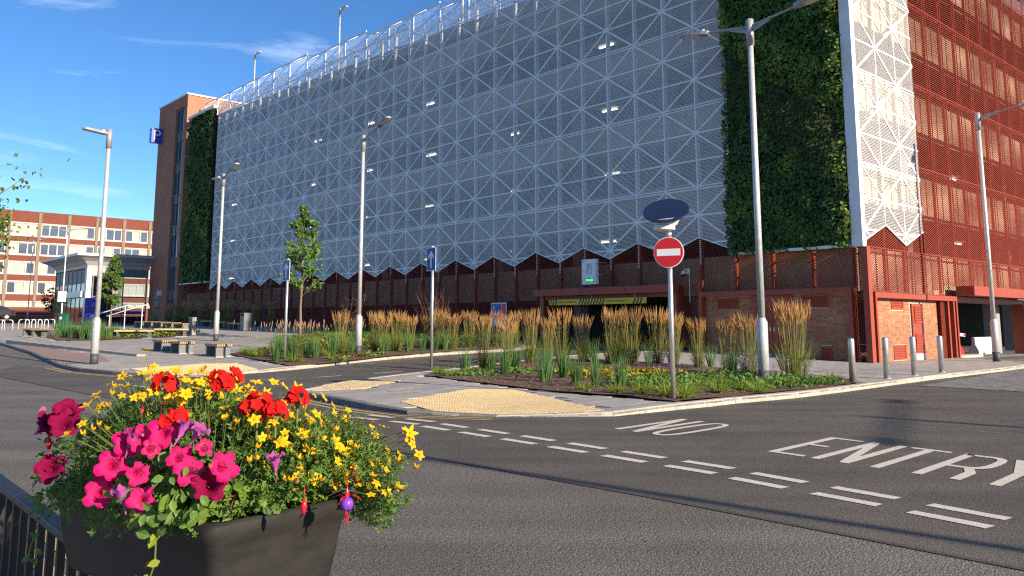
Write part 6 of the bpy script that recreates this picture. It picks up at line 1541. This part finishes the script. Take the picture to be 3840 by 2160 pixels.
# --- geraniums
GE = thing('geranium_plant', 'scarlet geranium heads standing above the planter foliage', 'plant', PLO, PRZ)
fm = petal_flower(5, .017, .016, .004, 4, None, 3).mesh('floret', 'geranium_red')
for (a, b, z, n_, rr_) in [(0.32, 0.02, 1.325, 17, .034), (0.202, 0.136, 1.342, 24, .040), (0.155, -0.038, 1.25, 16, .034), (0.035, 0.14, 1.275, 24, .042), (.0, .175, 1.262, 14, .034), (0.072, 0.289, 1.290, 12, .026)]:
    hd = link('flower_head', MB().lathe([(.003, -.18), (.003, -.03), (.010, -.012), (.004, 0)], 7).mesh('flower_head', 'stem_green'), GE, (b, a, z))
    for k in range(n_):
        v = Vector((rnd.gauss(0, 1), rnd.gauss(0, 1), abs(rnd.gauss(.4, .8)) - .35)).normalized(); o = link('floret', fm, hd); orient(o, v * rr_ * rnd.uniform(.8, 1.1), (v + SL * .3).normalized(), rnd.uniform(0, 6)); s_ = rnd.uniform(.85, 1.15); o.scale = (s_,) * 3
def gleaf(mb, p, v, r_):
    l = r_.uniform(.026, .042); nrm = (v * .6 + Vector((r_.gauss(0, .35), r_.gauss(0, .35), .6))).normalized(); u = nrm.orthogonal().normalized(); w = nrm.cross(u); i = len(mb.v); mb.v.append(tuple(p - nrm * .006)); n_ = 21
    for k in range(n_): a = .35 + (2 * PI - .7) * k / (n_ - 1); rr_ = l * (1 + .13 * math.cos(a * 7)); mb.v.append(tuple(p + u * rr_ * math.cos(a) + w * rr_ * math.sin(a) + nrm * (.006 * math.sin(a * 7))))
    for k in range(n_ - 1): mb.f.append((i, i + 1 + k, i + 2 + k)); mb.m.append(0)
fl = MB(); fill(fl, 90, (.12, .22, 1.05), (.15, .22, .19), gleaf, 10, .6, 1.0); stuff(fl.build('leaves', 'ger_leaf', GE))
# --- orange bloom half hidden and trailing creeping jenny
JE = thing('creeping_jenny', 'trailing yellow green creeping jenny hanging down the dark planter side', 'plant', PLO, PRZ)
tp = [(-.06, .12, 1.0), (-.075, .13, .96), (-.07, .14, .90), (-.07, .165, .855), (-.07, .20, .835), (-.07, .235, .84)]
MB().tube(tp, .0022, 5).build('stem', 'stem_green', JE)
jl = MB()
for i, p in enumerate(tp[1:]):
    for s_ in (-1, 1, .5):
        jl = MB(); r_ = random.Random(i * 7 + int(s_ * 2)); q = Vector(p) + Vector((-.008, s_ * .010, r_.uniform(-.008, .008))); ovate(.030)(jl, q, Vector((-.6, s_ * .6, .3)), r_); jl.build('leaf', 'jenny_leaf', JE)
tp2 = [(-.02, .95, .98), (-.05, 1.0, .90), (-.06, 1.02, .82), (-.05, 1.1, .73), (.0, 1.18, .70), (.04, 1.26, .705)]
MB().tube(tp2, .002, 5).build('stem', 'stem_green', JE); jl = MB()
for i, p in enumerate(tp2):
    for s_ in (-1, 1): jl = MB(); r_ = random.Random(i * 11 + s_); ovate(.036)(jl, Vector(p) + Vector((0, s_ * .012, 0)), Vector((-.5, s_ * .5, .4)), r_); jl.build('leaf', 'cover_green', JE)
